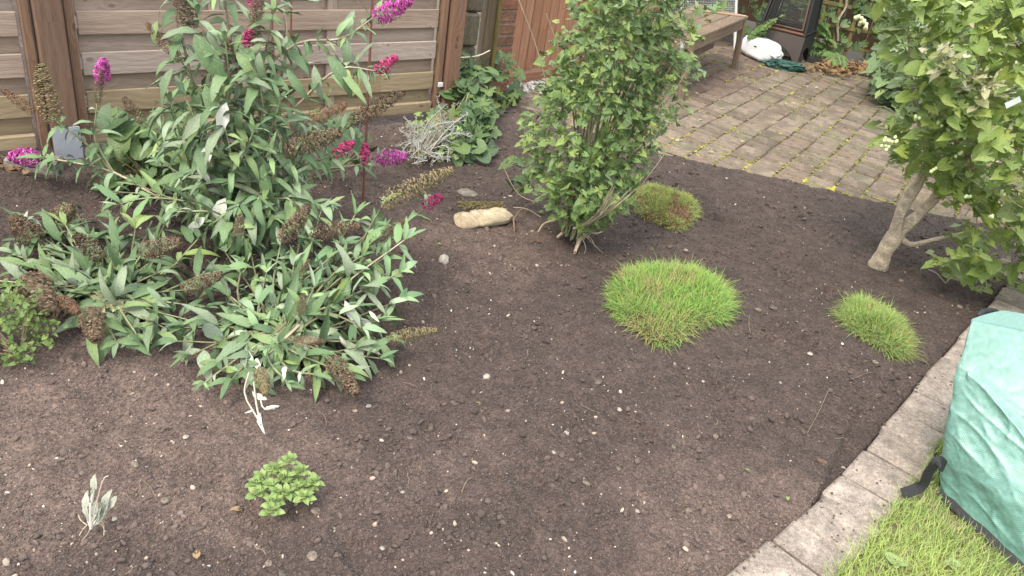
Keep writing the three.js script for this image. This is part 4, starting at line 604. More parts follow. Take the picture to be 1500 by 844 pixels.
{ // ivy and ground plants at the end of the fence
  reseed(94);
  const t = thing('ivy_plant', V(-.42, 0, -4.55), 'green ivy and broad leaves climbing round the end fence post', 'ivy');
  const a = cloud(t, { poly: [[640, 215], [655, 160], [648, 110], [662, 82], [690, 95], [715, 110], [722, 150], [712, 190], [690, 215], [665, 222]], z: (x, y) => -4.3 - (215 - y) * .003, cx: () => -.45, n: 250, thick: .16, round: 30, clump: [3, 5], spread: .04, size: .075, geos: [...roundGeo, ...palmGeo], mats: MIvy }); 
  cloud(t, { L: a.L, poly: [[715, 120], [720, 80], [745, 85], [760, 110], [748, 160], [730, 165]], z: () => -4.95, cx: () => -.3, n: 46, thick: .1, round: 25, clump: [2, 4], spread: .04, size: .085, geos: palmGeo, mats: [...MIvy, ...MYel.slice(2)] }); putLeaves(t, a.L);
  for (let i = 0; i < 12; i++) { const e = pick(a.tips); part(t, 'stem', tube([V(-.46 + gs() * .06, 0, -4.35 + gs() * .05), V(-.45 + gs() * .06, e.y * .5, -4.35), e], .004, 4, 3), mStemGreen); }
  for (const p of [[[668, 85], [700, 82], [718, 74]], [[686, 120], [708, 124], [715, 138]]]) part(t, 'bare_stem', tube(p.map(q => D(q[0], q[1], -4.6)), .004, 4, 3), std(.6, .52, .42));
  const s = thing('grassy_weed', V(-.38, 0, -4.2), 'tuft of narrow green weed leaves below the ivy', 'weed'); const L = [];
  for (let i = 0; i < 60; i++) { const p = G(690 + gs() * 22, 205 + gs() * 14, .03), d = V(gs(), .8, gs() + .2); L.push({ m: basis(p, d, V(0, .5, 1), rr(.07, .14), .7), g: pick(budGeo), mat: pick(MIvy) }); } putLeaves(s, L);
  const f = thing('leafy_seedling', G(705, 212), 'small round-leaved seedling on soil beside the ivy', 'plant'), FL = []; for (const [x, y, z] of [[695, 208, .07], [703, 216, .06], [722, 212, .05], [712, 206, .05], [700, 224, .04], [716, 220, .03]]) FL.push({ m: basis(G(x, y, z), V(gs(), -.2, gs() + .4), V(0, 1, .4), .085), g: pick(roundGeo), mat: MIvy[3] }); putLeaves(f, FL); part(f, 'stem', tube([G(705, 214, 0), G(704, 212, .04), G(700, 210, .07)], .003, 4, 3), mStemGreen);
}
{ // grey wiry dying plant
  reseed(95); const t = thing('silver_plant', G(628, 225), 'grey wiry half-dead plant tangle on soil near the end fence post', 'plant'); const mS = std(.40, .39, .35, .9), mG = std(.33, .28, .21, .9), N = [];
  const ends = []; for (let i = 0; i < 44; i++) ends.push([rr(580, 690), rr(165, 240)]); ends.push([640, 142], [655, 152], [672, 150], [686, 165], [690, 195], [600, 205], [580, 215]);
  for (const [x, y] of ends) {
    const f = G(622 + gs() * 16, 226 + gs() * 6, .02), e = P3(x, y, -3.95 + gs() * .12), m = f.clone().lerp(e, .5).add(V(gs() * .05, .04 + gs() * .04, gs() * .05)); const pts = [f, m, e]; part(t, 'stem', tube(pts, u => .0035 * (1 - .6 * u), 4, 4), rnd() < .7 ? mS : mG);
    const cv = new THREE.CatmullRomCurve3(pts); for (let k = 0; k < 26; k++) { const u = rr(.35, 1), p = cv.getPoint(u), d = V(gs(), gs() * .8 + .2, gs()).normalize(), q = rr(.012, .026), r = .0012; N.push(tube([p, p.clone().addScaledVector(d, q * .5).add(V(gs() * .003, gs() * .003, 0)), p.clone().addScaledVector(d, q)], r, 3, 1)); }
  }
  const m = part(t, 'needle_leaves', mergeGeometries(N), std(.44, .45, .41, .9)); stuff(m);
  const L = []; for (let i = 0; i < 40; i++) L.push({ m: basis(P3(rr(605, 680), rr(170, 225), -4.0), V(gs(), gs() * .4, gs() + .3), V(0, 1, .5), rr(.04, .07)), g: pick(ovalGeo), mat: pick([...MSedum, ...MDry]) }); putLeaves(t, L);
}
{ // weeds under the tall butterfly bush
  reseed(96);
  const t = thing('weed_rosette', G(215, 268), 'yellow-stemmed weed rosette growing under the tall butterfly bush', 'weed'), L = [];
  for (let i = 0; i < 16; i++) { const a = i * 2.4, p = G(215, 272, .01), e = p.clone().add(V(Math.cos(a) * rr(.05, .13), rr(.05, .16), Math.sin(a) * rr(.05, .13))); part(t, 'stalk', tube([p, p.clone().lerp(e, .5).add(V(0, .02, 0)), e], .0028, 4, 3), std(.45, .43, .14)); L.push({ m: basis(e, V(Math.cos(a), -.2, Math.sin(a)), V(0, 1, .2), rr(.06, .12)), g: pick(i % 2 ? ovalGeo : roundGeo), mat: pick(MIvy) }); } putLeaves(t, L);
  const u = thing('broad_leaf_weed', G(200, 215), 'broad round-leaved weed in shade at the fence foot', 'weed'), U = [];
  for (let i = 0; i < 38; i++) { const p = P3(rr(150, 300), rr(160, 235), -3.0 + gs() * .08); U.push({ m: basis(p, V(gs(), -.2, .5 + gs()), V(gs() * .3, .8, .6), rr(.08, .13)), g: pick(roundGeo), mat: pick([...MIvy, MB[4]]) }); } putLeaves(u, U);
  for (let i = 0; i < 9; i++) { const e = P3(rr(160, 290), rr(180, 235), -3.0); part(u, 'stalk', tube([G(220 + gs() * 30, 262, 0), e.clone().setY(e.y * .5), e], .004, 4, 3), mStemGreen); }
  const v = thing('creeping_cover', G(300, 300), 'tiny-leaved green creeper on soil below white curled leaves', 'ground cover'); v.userData.kind = 'stuff'; const C = [];
  for (let i = 0; i < 320; i++) { const p = G(295 + gs() * 22, 298 + gs() * 14, rr(.01, .07)); C.push({ m: basis(p, V(gs(), gs() * .4, gs()), V(gs() * .4, 1, gs() * .4), rr(.01, .018)), g: pick(ovalGeo), mat: pick(MBox) }); } putLeaves(v, C, 'leaf', 0);
  const w = thing('dark_leaf_plant', G(500, 235), 'lobed dark green seedling on soil under the rust flower spikes', 'plant'), W = []; for (let i = 0; i < 16; i++) W.push({ m: basis(P3(rr(470, 545), rr(170, 235), -3.35 + gs() * .1), V(gs(), -.2, gs() + .4), V(0, 1, .5), rr(.07, .12)), g: pick(palmGeo), mat: pick([MIvy[0], MIvy[3], MB[4]]) }); putLeaves(w, W); for (let i = 0; i < 4; i++) part(w, 'stalk', tube([G(505, 240, 0), P3(495 + i * 14, 215, -3.35), P3(480 + i * 20, 195, -3.35)], .003, 4, 3), mStemGreen);
  const x = thing('small_glossy_shrub', G(25, 520), 'small glossy-leaved shrub at the end of the bed under the lime-tipped bush', 'shrub');
  const a = cloud(x, { poly: [[-60, 420], [40, 420], [60, 455], [48, 500], [35, 530], [0, 540], [-60, 540]], z: () => -1.88, cx: () => -1.4, n: 620, thick: .14, round: 40, clump: [5, 9], spread: .025, size: .022, geos: ovalGeo, mats: MBox }); cloud(x, { L: a.L, poly: [[45, 470], [95, 480], [105, 500], [60, 515], [40, 510]], z: () => -1.85, cx: () => -1.4, n: 60, thick: .05, round: 20, clump: [4, 7], spread: .02, size: .022, geos: ovalGeo, mats: MBox }); putLeaves(x, a.L);
  for (let i = 0; i < 12; i++) { const e = pick(a.tips); part(x, 'stem', tube([G(30 + gs() * 12, 532, 0), G(30, 520, .03).lerp(e, .4), e], .003, 4, 3), mTwig); }
}
{ // small fresh plant and the silver seedling in the open soil
  reseed(97); const b = G(412, 728), t = thing('sedum_plant', b, 'small bright green rosette plant alone in the open soil', 'plant'), L = [];
  const heads = [[398, 688], [425, 675], [440, 690], [452, 712], [435, 715], [415, 700], [395, 712], [375, 708], [378, 722], [400, 735], [420, 722], [445, 728], [460, 705], [398, 748], [410, 685], [385, 700], [430, 700], [408, 722]];
  for (const [x, y] of heads) { const h = rr(.05, .075), q = G(x, y + 4, 0).lerp(b, .12), p = P3(x, y, b.z + (y - 715) * .0012 + .0); if (p.y > .1) p.y = .1; if (p.y < .03) p.y = .03; part(t, 'stem', tube([b.clone().add(V(gs() * .015, 0, gs() * .015)), b.clone().lerp(p, .5).add(V(0, .015, 0)), p], .0022, 4, 3), mStemGreen); for (let k = 0; k < 11; k++) { const a = k * 2.4, up = .15 + .85 * (k / 11); L.push({ m: basis(p.clone().add(V(0, (k / 11) * .008 - .004, 0)), V(Math.cos(a) * (1.2 - up), up * .8, Math.sin(a) * (1.2 - up)), V(-Math.cos(a), .9, -Math.sin(a)), .026 * (1.1 - .5 * k / 11) * rr(.85, 1.2), 1.1), g: pick(ovalGeo), mat: pick(MSedum) }); } }
  putLeaves(t, L);
  const s = thing('silver_seedling', G(133, 782), 'small white-grey felted seedling with bare roots in open soil', 'seedling'), S = [], c = G(133, 775, .02), mS = std(.62, .6, .53, .9);
  for (const [x, y, r] of [[137, 718, .003], [150, 740, .0022], [157, 745, .0022], [128, 745, .0025], [145, 755, .002]]) { const e = P3(x, y, c.z - .02); part(s, 'stem', tube([c, c.clone().lerp(e, .55).add(V(-.004, 0, 0)), e], r, 4, 3), mS); for (let k = 0; k < 3; k++) { const p = c.clone().lerp(e, .35 + k * .25); S.push({ m: basis(p, e.clone().sub(c).normalize().add(V(gs() * .5, .2, gs() * .4)), V(gs(), .4, 1), rr(.026, .042), 1.5), g: pick(budWhite), mat: pick(MSilver) }); } S.push({ m: basis(e, e.clone().sub(c), V(0, .4, 1), .042, 1.5), g: pick(budWhite), mat: MSilver[0] }); }
  part(s, 'dry_stalk', tube([c, P3(143, 730, c.z), P3(153, 700, c.z), P3(159, 697, c.z)], .0012, 4, 3), std(.5, .42, .36)); putLeaves(s, S);
  for (const p of [[[130, 768], [122, 775], [116, 785]], [[133, 770], [130, 780], [120, 792]], [[136, 770], [148, 768], [154, 780]], [[138, 765], [150, 765], [152, 785]], [[128, 770], [118, 762], [115, 755]]]) part(s, 'root', tube(p.map((q, i) => G(q[0], q[1], .02 - i * .006)), .0016, 4, 3, .3), mRoot);
}
// ---------------------------------------------------------------- turf clumps
function turf(poly, h, label, sd, tone, len, n) {
  reseed(sd); const xs = poly.map(a => a[0]), ys = poly.map(a => a[1]), cx = (Math.min(...xs) + Math.max(...xs)) / 2, by = Math.max(...ys), b = G(cx, (by + Math.min(...ys)) / 2 + 8), t = thing('turf_clump', b, label, 'turf clump', 'turf clumps');
  const wp = poly.map(([x, y]) => { const g = G(cx + (x - cx) * .95, y + 7, 0); return [g.x, g.z]; }), ex = (x, z) => inPoly(wp, x, z) ? edgeD(wp, x, z) : -1, top = (x, z) => { const d = ex(x, z); return h * Math.sqrt(clamp(d / .07, 0, 1)) * (.8 + .4 * vn(x * 14, z * 14)); };
  const X = wp.map(a => a[0]), Z = wp.map(a => a[1]), x0 = Math.min(...X), x1 = Math.max(...X), z0 = Math.min(...Z), z1 = Math.max(...Z), P = [], I = [], U = [], N = 26;
  for (let j = 0; j <= N; j++) for (let i = 0; i <= N; i++) { const x = x0 + (x1 - x0) * i / N, z = z0 + (z1 - z0) * j / N, d = ex(x, z); P.push(x, d < 0 ? -.03 : soilH(x, z, 0) + top(x, z) * .8 - .004 + .006 * vn(x * 60, z * 60), z); U.push(x / .8, z / .8); }
  for (let j = 0; j < N; j++) for (let i = 0; i < N; i++) { const a = j * (N + 1) + i, c = a + N + 1; I.push(a, c, a + 1, c, c + 1, a + 1); }
  part(t, 'root_ball', geoFrom(P, I, U), new THREE.MeshStandardMaterial({ map: soilTex, color: tone.brown ? col(.75, .42, .25) : col(.5, .45, .3), roughness: 1 }));
  const L = []; let k = 0; const mx = (x0 + x1) / 2, mz = (z0 + z1) / 2;
  while (k < n) { const x = rr(x0, x1), z = rr(z0, z1), d = ex(x, z); if (d < 0) continue; const patch = fbm(x * 11 + sd, z * 11, 3) + (tone.spot ?? []).reduce((q, [px, py, r]) => { const g = G(px, py, .05); return q + .3 * Math.exp(-((x - g.x) ** 2 + (z - g.z) ** 2) / (r * r)); }, 0); if (tone.brown && patch > .56 && rnd() < tone.brown) { k += .4; continue; } const near0 = clamp(1 - d / .05, 0, 1), out = rnd() < .25 + .5 * near0 ? Math.atan2(z - mz, x - mx) + gs() * 1.3 : rr(0, 6.283), near = clamp(1 - d / .09, 0, 1), q = rr(.7, 1.25), dry = rnd() < tone.dry + (patch > .58 ? tone.patch : 0);
    L.push([x, soilH(x, z, 0) + top(x, z) * .8 - .004, z, len * rr(.5, 1.2) * (rnd() < .06 ? 1.7 : 1), rr(.0014, .0026), out, rr(.1, .95) + near * .6, rr(.05, .55), dry ? [.36 * q, .29 * q, .12 * q] : [tone.c[0] * q * rr(.8, 1.25), tone.c[1] * q, tone.c[2] * q]]); k++; }
  stuff(part(t, 'grass_blades', blades(L), grassMat)); return t;
}
turf([[890, 425], [905, 402], [940, 390], [1000, 392], [1040, 405], [1068, 425], [1076, 450], [1060, 470], [1020, 475], [1000, 495], [970, 506], [940, 490], [910, 468], [892, 450]], .038, 'largest lush green grass turf clump in the open soil', 101, { c: [.22, .375, .065], dry: .09, patch: .5, spot: [[950, 415, .05], [1000, 412, .045], [960, 430, .04]] }, .062, 9000);
turf([[1225, 462], [1238, 440], [1262, 440], [1290, 450], [1318, 468], [1336, 492], [1334, 515], [1308, 518], [1278, 502], [1245, 485]], .036, 'smaller bright grass turf clump between open soil and kerb', 102, { c: [.24, .365, .08], dry: .12, patch: .4, spot: [[1300, 480, .05]] }, .058, 4600);
turf([[925, 295], [930, 272], [955, 270], [985, 282], [1012, 290], [1026, 306], [1015, 325], [990, 335], [962, 322], [935, 312]], .05, 'mossy browning turf clump with reddish bare patch beside the leafy bush', 103, { c: [.29, .36, .07], dry: .16, patch: .5, brown: .85, spot: [[1000, 308, .07], [955, 280, .03]] }, .04, 5200);

// ---------------------------------------------------------------- stones, rock
{
  reseed(111); const mats = { white: stoneMat(.95, .86, .76), pink: stoneMat(.8, .58, .46), grey: stoneMat(.26, .215, .185), buff: stoneMat(.46, .37, .30), brown: stoneMat(.20, .145, .115), red: stoneMat(.30, .19, .145) };
  const st = (x, y, w, kind, label, group, flat = .55) => { const p = G(x, y), k = proj(p)[2] / FOC * w / 2, g = lump(k, k * flat, k * rr(.65, .9), 2, .22); g.rotateY(rr(0, 6)).translate(p.x, soilH(p.x, p.z, 0) + k * flat * .45, p.z); solo('stone', g, mats[kind], label, 'stone', group); };
  st(650, 378, 21, 'white', 'white rounded cobble on soil near the mossy rock', null, .75); st(495, 292, 11, 'pink', 'pinkish pebble on soil under the tall butterfly bush', null, .8);
  st(789, 351, 11, 'red', 'reddish brown stone at the foot of the leafy bush', null); st(877, 557, 14, 'grey', 'round dark grey stone in open soil below the largest turf', null);
  { const p = G(858, 711), g = lump(.013, .007, .006, 2, .15).rotateY(-.5).translate(p.x, soilH(p.x, p.z, 0) + .004, p.z); solo('stone', g, mats.buff, 'long flat tapering buff stone in the open soil', 'stone'); }
  { const p = G(1202, 679), g = lump(.017, .008, .009, 2, .15).rotateY(-.3).translate(p.x, soilH(p.x, p.z, 0) + .004, p.z); solo('stone', g, mats.red, 'long brown stone lying near the kerb', 'stone'); }
  for (const [x, y, w, k] of [[713, 552, 13, 'white'], [132, 618, 14, 'brown'], [197, 678, 16, 'buff'], [242, 732, 13, 'buff'], [40, 756, 14, 'grey'], [272, 637, 9, 'white'], [297, 621, 12, 'brown'], [463, 747, 16, 'buff'], [457, 814, 17, 'buff'], [393, 823, 13, 'buff'], [413, 840, 14, 'grey'], [70, 810, 9, 'buff'], [197, 667, 10, 'grey'], [27, 738, 9, 'grey'], [167, 758, 9, 'white'], [248, 766, 10, 'grey'], [1047, 643, 11, 'buff'], [1131, 455, 12, 'grey'], [1108, 460, 10, 'buff'], [1279, 539, 10, 'buff'], [1184, 525, 8, 'white'], [1408, 446, 10, 'buff'], [1008, 750, 11, 'buff'], [1068, 757, 9, 'pink'], [1004, 370, 7, 'white'], [907, 600, 9, 'white'], [830, 634, 10, 'white'], [812, 662, 8, 'white'], [740, 305, 9, 'white'], [748, 285, 6, 'white'], [1176, 402, 8, 'grey'], [1320, 412, 9, 'buff'], [600, 640, 9, 'buff'], [645, 768, 10, 'grey'], [560, 800, 8, 'white'], [1090, 600, 9, 'grey'], [985, 660, 8, 'buff'], [540, 590, 9, 'white'], [520, 598, 8, 'pink'], [1030, 560, 7, 'white'], [905, 690, 8, 'buff'], [330, 780, 9, 'buff'], [90, 670, 8, 'buff'], [590, 720, 7, 'white'], [730, 790, 8, 'white']])
    st(x, y, w, k, { white: 'small whitish pebble on the bare soil', pink: 'small pinkish pebble in the open soil', grey: 'small grey stone half sunk in the soil', buff: 'small buff stone lying on the soil', brown: 'small dark brown clod stone on the soil' }[k], { white: 'whitish pebbles', pink: 'pinkish pebbles', grey: 'grey stones', buff: 'buff stones', brown: 'brown clods' }[k]);
  // half-buried rock with moss on its back
  const a = G(655, 322), c = G(752, 322), m = a.clone().lerp(c, .55), L = a.distanceTo(c), ang = -Math.atan2(c.z - a.z, c.x - a.x), t = thing('mossy_rock', m.clone().setY(0), 'long cream coloured rock with mossy back lying on soil', 'rock');
  const blocky = g => { const p = g.attributes.position, q = x => Math.sign(x) * Math.pow(Math.abs(x), .62); for (let i = 0; i < p.count; i++) p.setXYZ(i, q(p.getX(i)), q(p.getY(i)), q(p.getZ(i))); return g; };
  const rockAt = (rx, ry, rz, sd) => { const g = blocky(lump(1, 1, 1, 4, .0)), p = g.attributes.position; for (let i = 0; i < p.count; i++) { const x = p.getX(i), y = p.getY(i), z = p.getZ(i), tp = 1 - .25 * Math.max(0, x) - .35 * Math.max(0, -x - .2), k = .86 + .34 * fbm(x * 1.7 + sd, y * 2 + z * 2.3 + sd, 4) ; p.setXYZ(i, x * rx * k, y * ry * k * tp + .006 * vn(x * 7 + sd, z * 6), z * rz * k * tp); } for (let c = 0; c < 12; c++) { const n = V(gs(), gs() * .8 + .15, gs()).normalize(), lim = .72 * Math.hypot(n.x * rx, n.y * ry, n.z * rz); for (let i = 0; i < p.count; i++) { const dd = p.getX(i) * n.x + p.getY(i) * n.y + p.getZ(i) * n.z - lim; if (dd > 0) p.setXYZ(i, p.getX(i) - n.x * dd * .9, p.getY(i) - n.y * dd * .9, p.getZ(i) - n.z * dd * .9); } } g.computeVertexNormals(); return g; };
  const g1 = rockAt(L * .42, .034, .075, 4.4).rotateZ(.05).rotateY(ang).translate(m.x + L * .10, .022, m.z); part(t, 'rock_body', g1, stoneMat(.98, .83, .58)); const g2 = rockAt(L * .26, .036, .055, 9.1).rotateY(ang - .2).translate(a.x + .085, .012, a.z - .012); part(t, 'rock_lobe', g2, stoneMat(.92, .74, .52));
  const mg = []; for (let i = 0; i < 620; i++) { const u = rr(-.42, .25), w = gs() * .03 - .035; const s = rr(.003, .008), p = V(m.x + Math.cos(ang) * u * L, .04 + .03 * (1 - Math.abs(w + .03) * 14) * rr(.7, 1.1), m.z - Math.sin(ang) * u * L + w), q = lump(s, s * .7, s, 1, .3, 3).translate(p.x, Math.max(.008, p.y), p.z), k = rr(.5, 1.2); paint(q, () => [.13 * k, .105 * k, .045 * k]); mg.push(q); } stuff(part(t, 'moss', mergeGeometries(mg), new THREE.MeshStandardMaterial({ vertexColors: true, roughness: 1 })));
  const fl = lump(.045, .012, .03, 2, .3).translate(G(683, 297).x, .075, G(683, 297).z + .06); part(t, 'loose_flake', fl, stoneMat(.45, .40, .34));
  const tw = [[[752, 322], [760, 310], [778, 296]], [[752, 318], [753, 332], [754, 342]]]; for (const p of tw) solo('twig', tube(p.map((q, i) => G(q[0], q[1], .02 + i * .012)), u => .004 * (1 - .6 * u), 5, 3, .2), mTwig, p[1][0] === 760 ? 'thin forked twig leaning from rock towards bush' : 'short twig lying at the rock end', 'twig');
  // bits of leaf on the soil
  for (const [x, y, s, mt, lab] of [[1098, 694, .018, MSedum[0], 'pale green leaf scrap in open soil'], [1154, 728, .018, MSedum[1], 'pale green leaf scrap in open soil'], [705, 590, .016, MYel[2], 'pale green leaf scrap in open soil'], [355, 742, .03, MDry[2], 'curled dry tan leaf beside the small rosette plant'], [287, 802, .024, MDry[2], 'tan dry leaf curl in the open soil'], [640, 352, .02, MYel[2], 'pale green leaf scrap in open soil'], [808, 340, .02, MYel[1], 'yellow fallen leaf near the leafy bush']]) { const p = G(x, y, .012), m = fin(new THREE.Mesh(pick(ovalGeo), mt)); basis(p, V(gs(), .2, gs()), V(gs() * .3, 1, gs() * .3), s).decompose(m.position, m.quaternion, m.scale); m.position.y = soilH(p.x, p.z, 0) + .012; m.name = numbered('fallen_leaf'); scene.add(m); tag(m, lab, 'leaf', lab.includes('scrap') ? 'leaf scraps on soil' : undefined); }
  for (const [x, y, X, Y] of [[466, 600, 478, 622], [590, 560, 612, 568], [1210, 580, 1180, 640], [870, 610, 852, 592], [1095, 470, 1098, 492], [440, 640, 468, 655], [690, 700, 676, 722], [1250, 560, 1280, 552], [205, 700, 230, 735], [215, 640, 235, 622]]) { const a = G(x, y), b = G(X, Y), f = p => V(p.x, soilH(p.x, p.z, 0) + .008, p.z), mid = a.clone().lerp(b, .5).add(V(gs() * .008, 0, gs() * .008)); solo('dry_root', tube([f(a), f(mid).add(V(0, .004, 0)), f(b)], .0009, 4, 4, .3), mTwigDry, 'thin dry pale root piece on the bare soil', 'root', 'dry root pieces'); }
}
// ---------------------------------------------------------------- by the brown post: brick, dry leaves
{
  reseed(121); const p = G(52, 248); solo('brick', cbox(.2, .07, .1, .008).rotateY(.15).translate(p.x, .02, p.z), stoneMat(.42, .37, .34), 'grey weathered brick on soil by the fence foot', 'brick');
  const L = []; for (let i = 0; i < 90; i++) { const q = G(22 + gs() * 22, 238 + gs() * 9, .01 + rnd() * .02); L.push({ m: basis(q, V(gs(), .1, gs()), V(gs() * .5, 1, gs() * .5), rr(.02, .045)), g: pick(ovalGeo), mat: pick(MDry) }); } const t = thing('dry_leaf_heap', G(22, 238), 'orange-brown dry leaf litter below the magenta spike at the fence', 'leaf litter'); t.userData.kind = 'stuff'; putLeaves(t, L, 'leaf', 0);
}
// ---------------------------------------------------------------- bench, heater, bags, trellis at the back of the patio
{
  reseed(131); const wm = [woodMat(woodOld, col(.88, .84, .78)), woodMat(woodOld, col(.8, .76, .7)), woodMat(woodOld, col(.95, .91, .85))];
  const C1 = V(1.60, .42, -7.07), d1 = V(-.423, 0, .906), d2 = V(-.906, 0, -.423), t = thing('wooden_bench', V(1.2, 0, -6.6), 'old grey wooden bench at the far patio edge behind the leafy bush', 'bench');
  const q = new THREE.Quaternion().setFromRotationMatrix(new THREE.Matrix4().makeBasis(d1, V(0, 1, 0), V(0, 0, 0).crossVectors(d1, V(0, 1, 0)))), at = (a, b, y) => C1.clone().addScaledVector(d1, a).addScaledVector(d2, b).setY(y), pr = (nm, g, m, a, b, y) => { const p = at(a, b, y); g.applyQuaternion(q).translate(p.x, p.y, p.z); part(t, nm, g, m); };
  for (let k = 0; k < 4; k++) pr('seat_plank', cbox(1.5, .026, .108, .005), pick(wm), .75, .06 + k * .115, .42);
  pr('front_rail', cbox(1.42, .075, .028, .004), wm[0], .75, .03, .367); pr('rear_rail', cbox(1.42, .075, .028, .004), wm[1], .75, .40, .367); pr('end_rail', cbox(.026, .075, .34, .004), wm[2], .025, .215, .366); pr('stretcher', cbox(1.3, .04, .03, .004), wm[1], .75, .22, .15);
  for (const [a, b, la, lb] of [[.06, .03, .06, -.03], [.06, .40, .06, .03], [1.44, .03, -.06, -.03], [1.44, .40, -.06, .03]]) { const g = cbox(.05, .42, .045, .004); const u = at(a, b, .4), l = at(a - la * .5, b + lb, -.004), m = u.clone().lerp(l, .5), dir = u.clone().sub(l).normalize(); g.applyQuaternion(q).applyQuaternion(new THREE.Quaternion().setFromUnitVectors(V(0, 1, 0), dir)).translate(m.x, m.y, m.z); part(t, 'leg', g, pick(wm)); }
  const sp = at(.25, .2, .441); solo('wooden_stick', cbox(.5, .014, .02, .003).rotateY(.25).translate(sp.x, sp.y, sp.z), woodMat(woodGrey, col(1.1, .9, .75)), 'thin bare wooden stick lying on the bench top', 'stick');
  // grey wire chair leaning behind the bench
  const c = V(1.45, 0, -7.65), w = thing('wire_mesh_frame', c, 'pale framed grey wire mesh panel leaning behind the wooden bench', 'mesh panel'), px = V(.8, 0, -.6), py = V(-.2, .95, -.25).normalize(), F = (a, b) => c.clone().addScaledVector(px, a).addScaledVector(py, b);
  const fm = std(.55, .53, .5, .6), wmm = std(.40, .40, .42, .6, { metalness: .3 }); for (const [a, b, e, f] of [[-.35, 0, -.35, .95], [.35, 0, .35, .95], [-.35, .95, .35, .95], [-.35, .25, .35, .25]]) part(w, 'frame_tube', tube([F(a, b), F((a + e) / 2, (b + f) / 2), F(e, f)], .016, 6, 2), fm);
  const wires = []; for (let k = 1; k < 34; k++) wires.push(tube([F(-.35 + k * .0206, .25), F(-.35 + k * .0206, .6), F(-.35 + k * .0206, .95)], .003, 3, 1)); for (let k = 1; k < 34; k++) wires.push(tube([F(-.35, .25 + k * .0206), F(0, .25 + k * .0206), F(.35, .25 + k * .0206)], .003, 3, 1)); stuff(part(w, 'wire_mesh', mergeGeometries(wires), wmm));
}
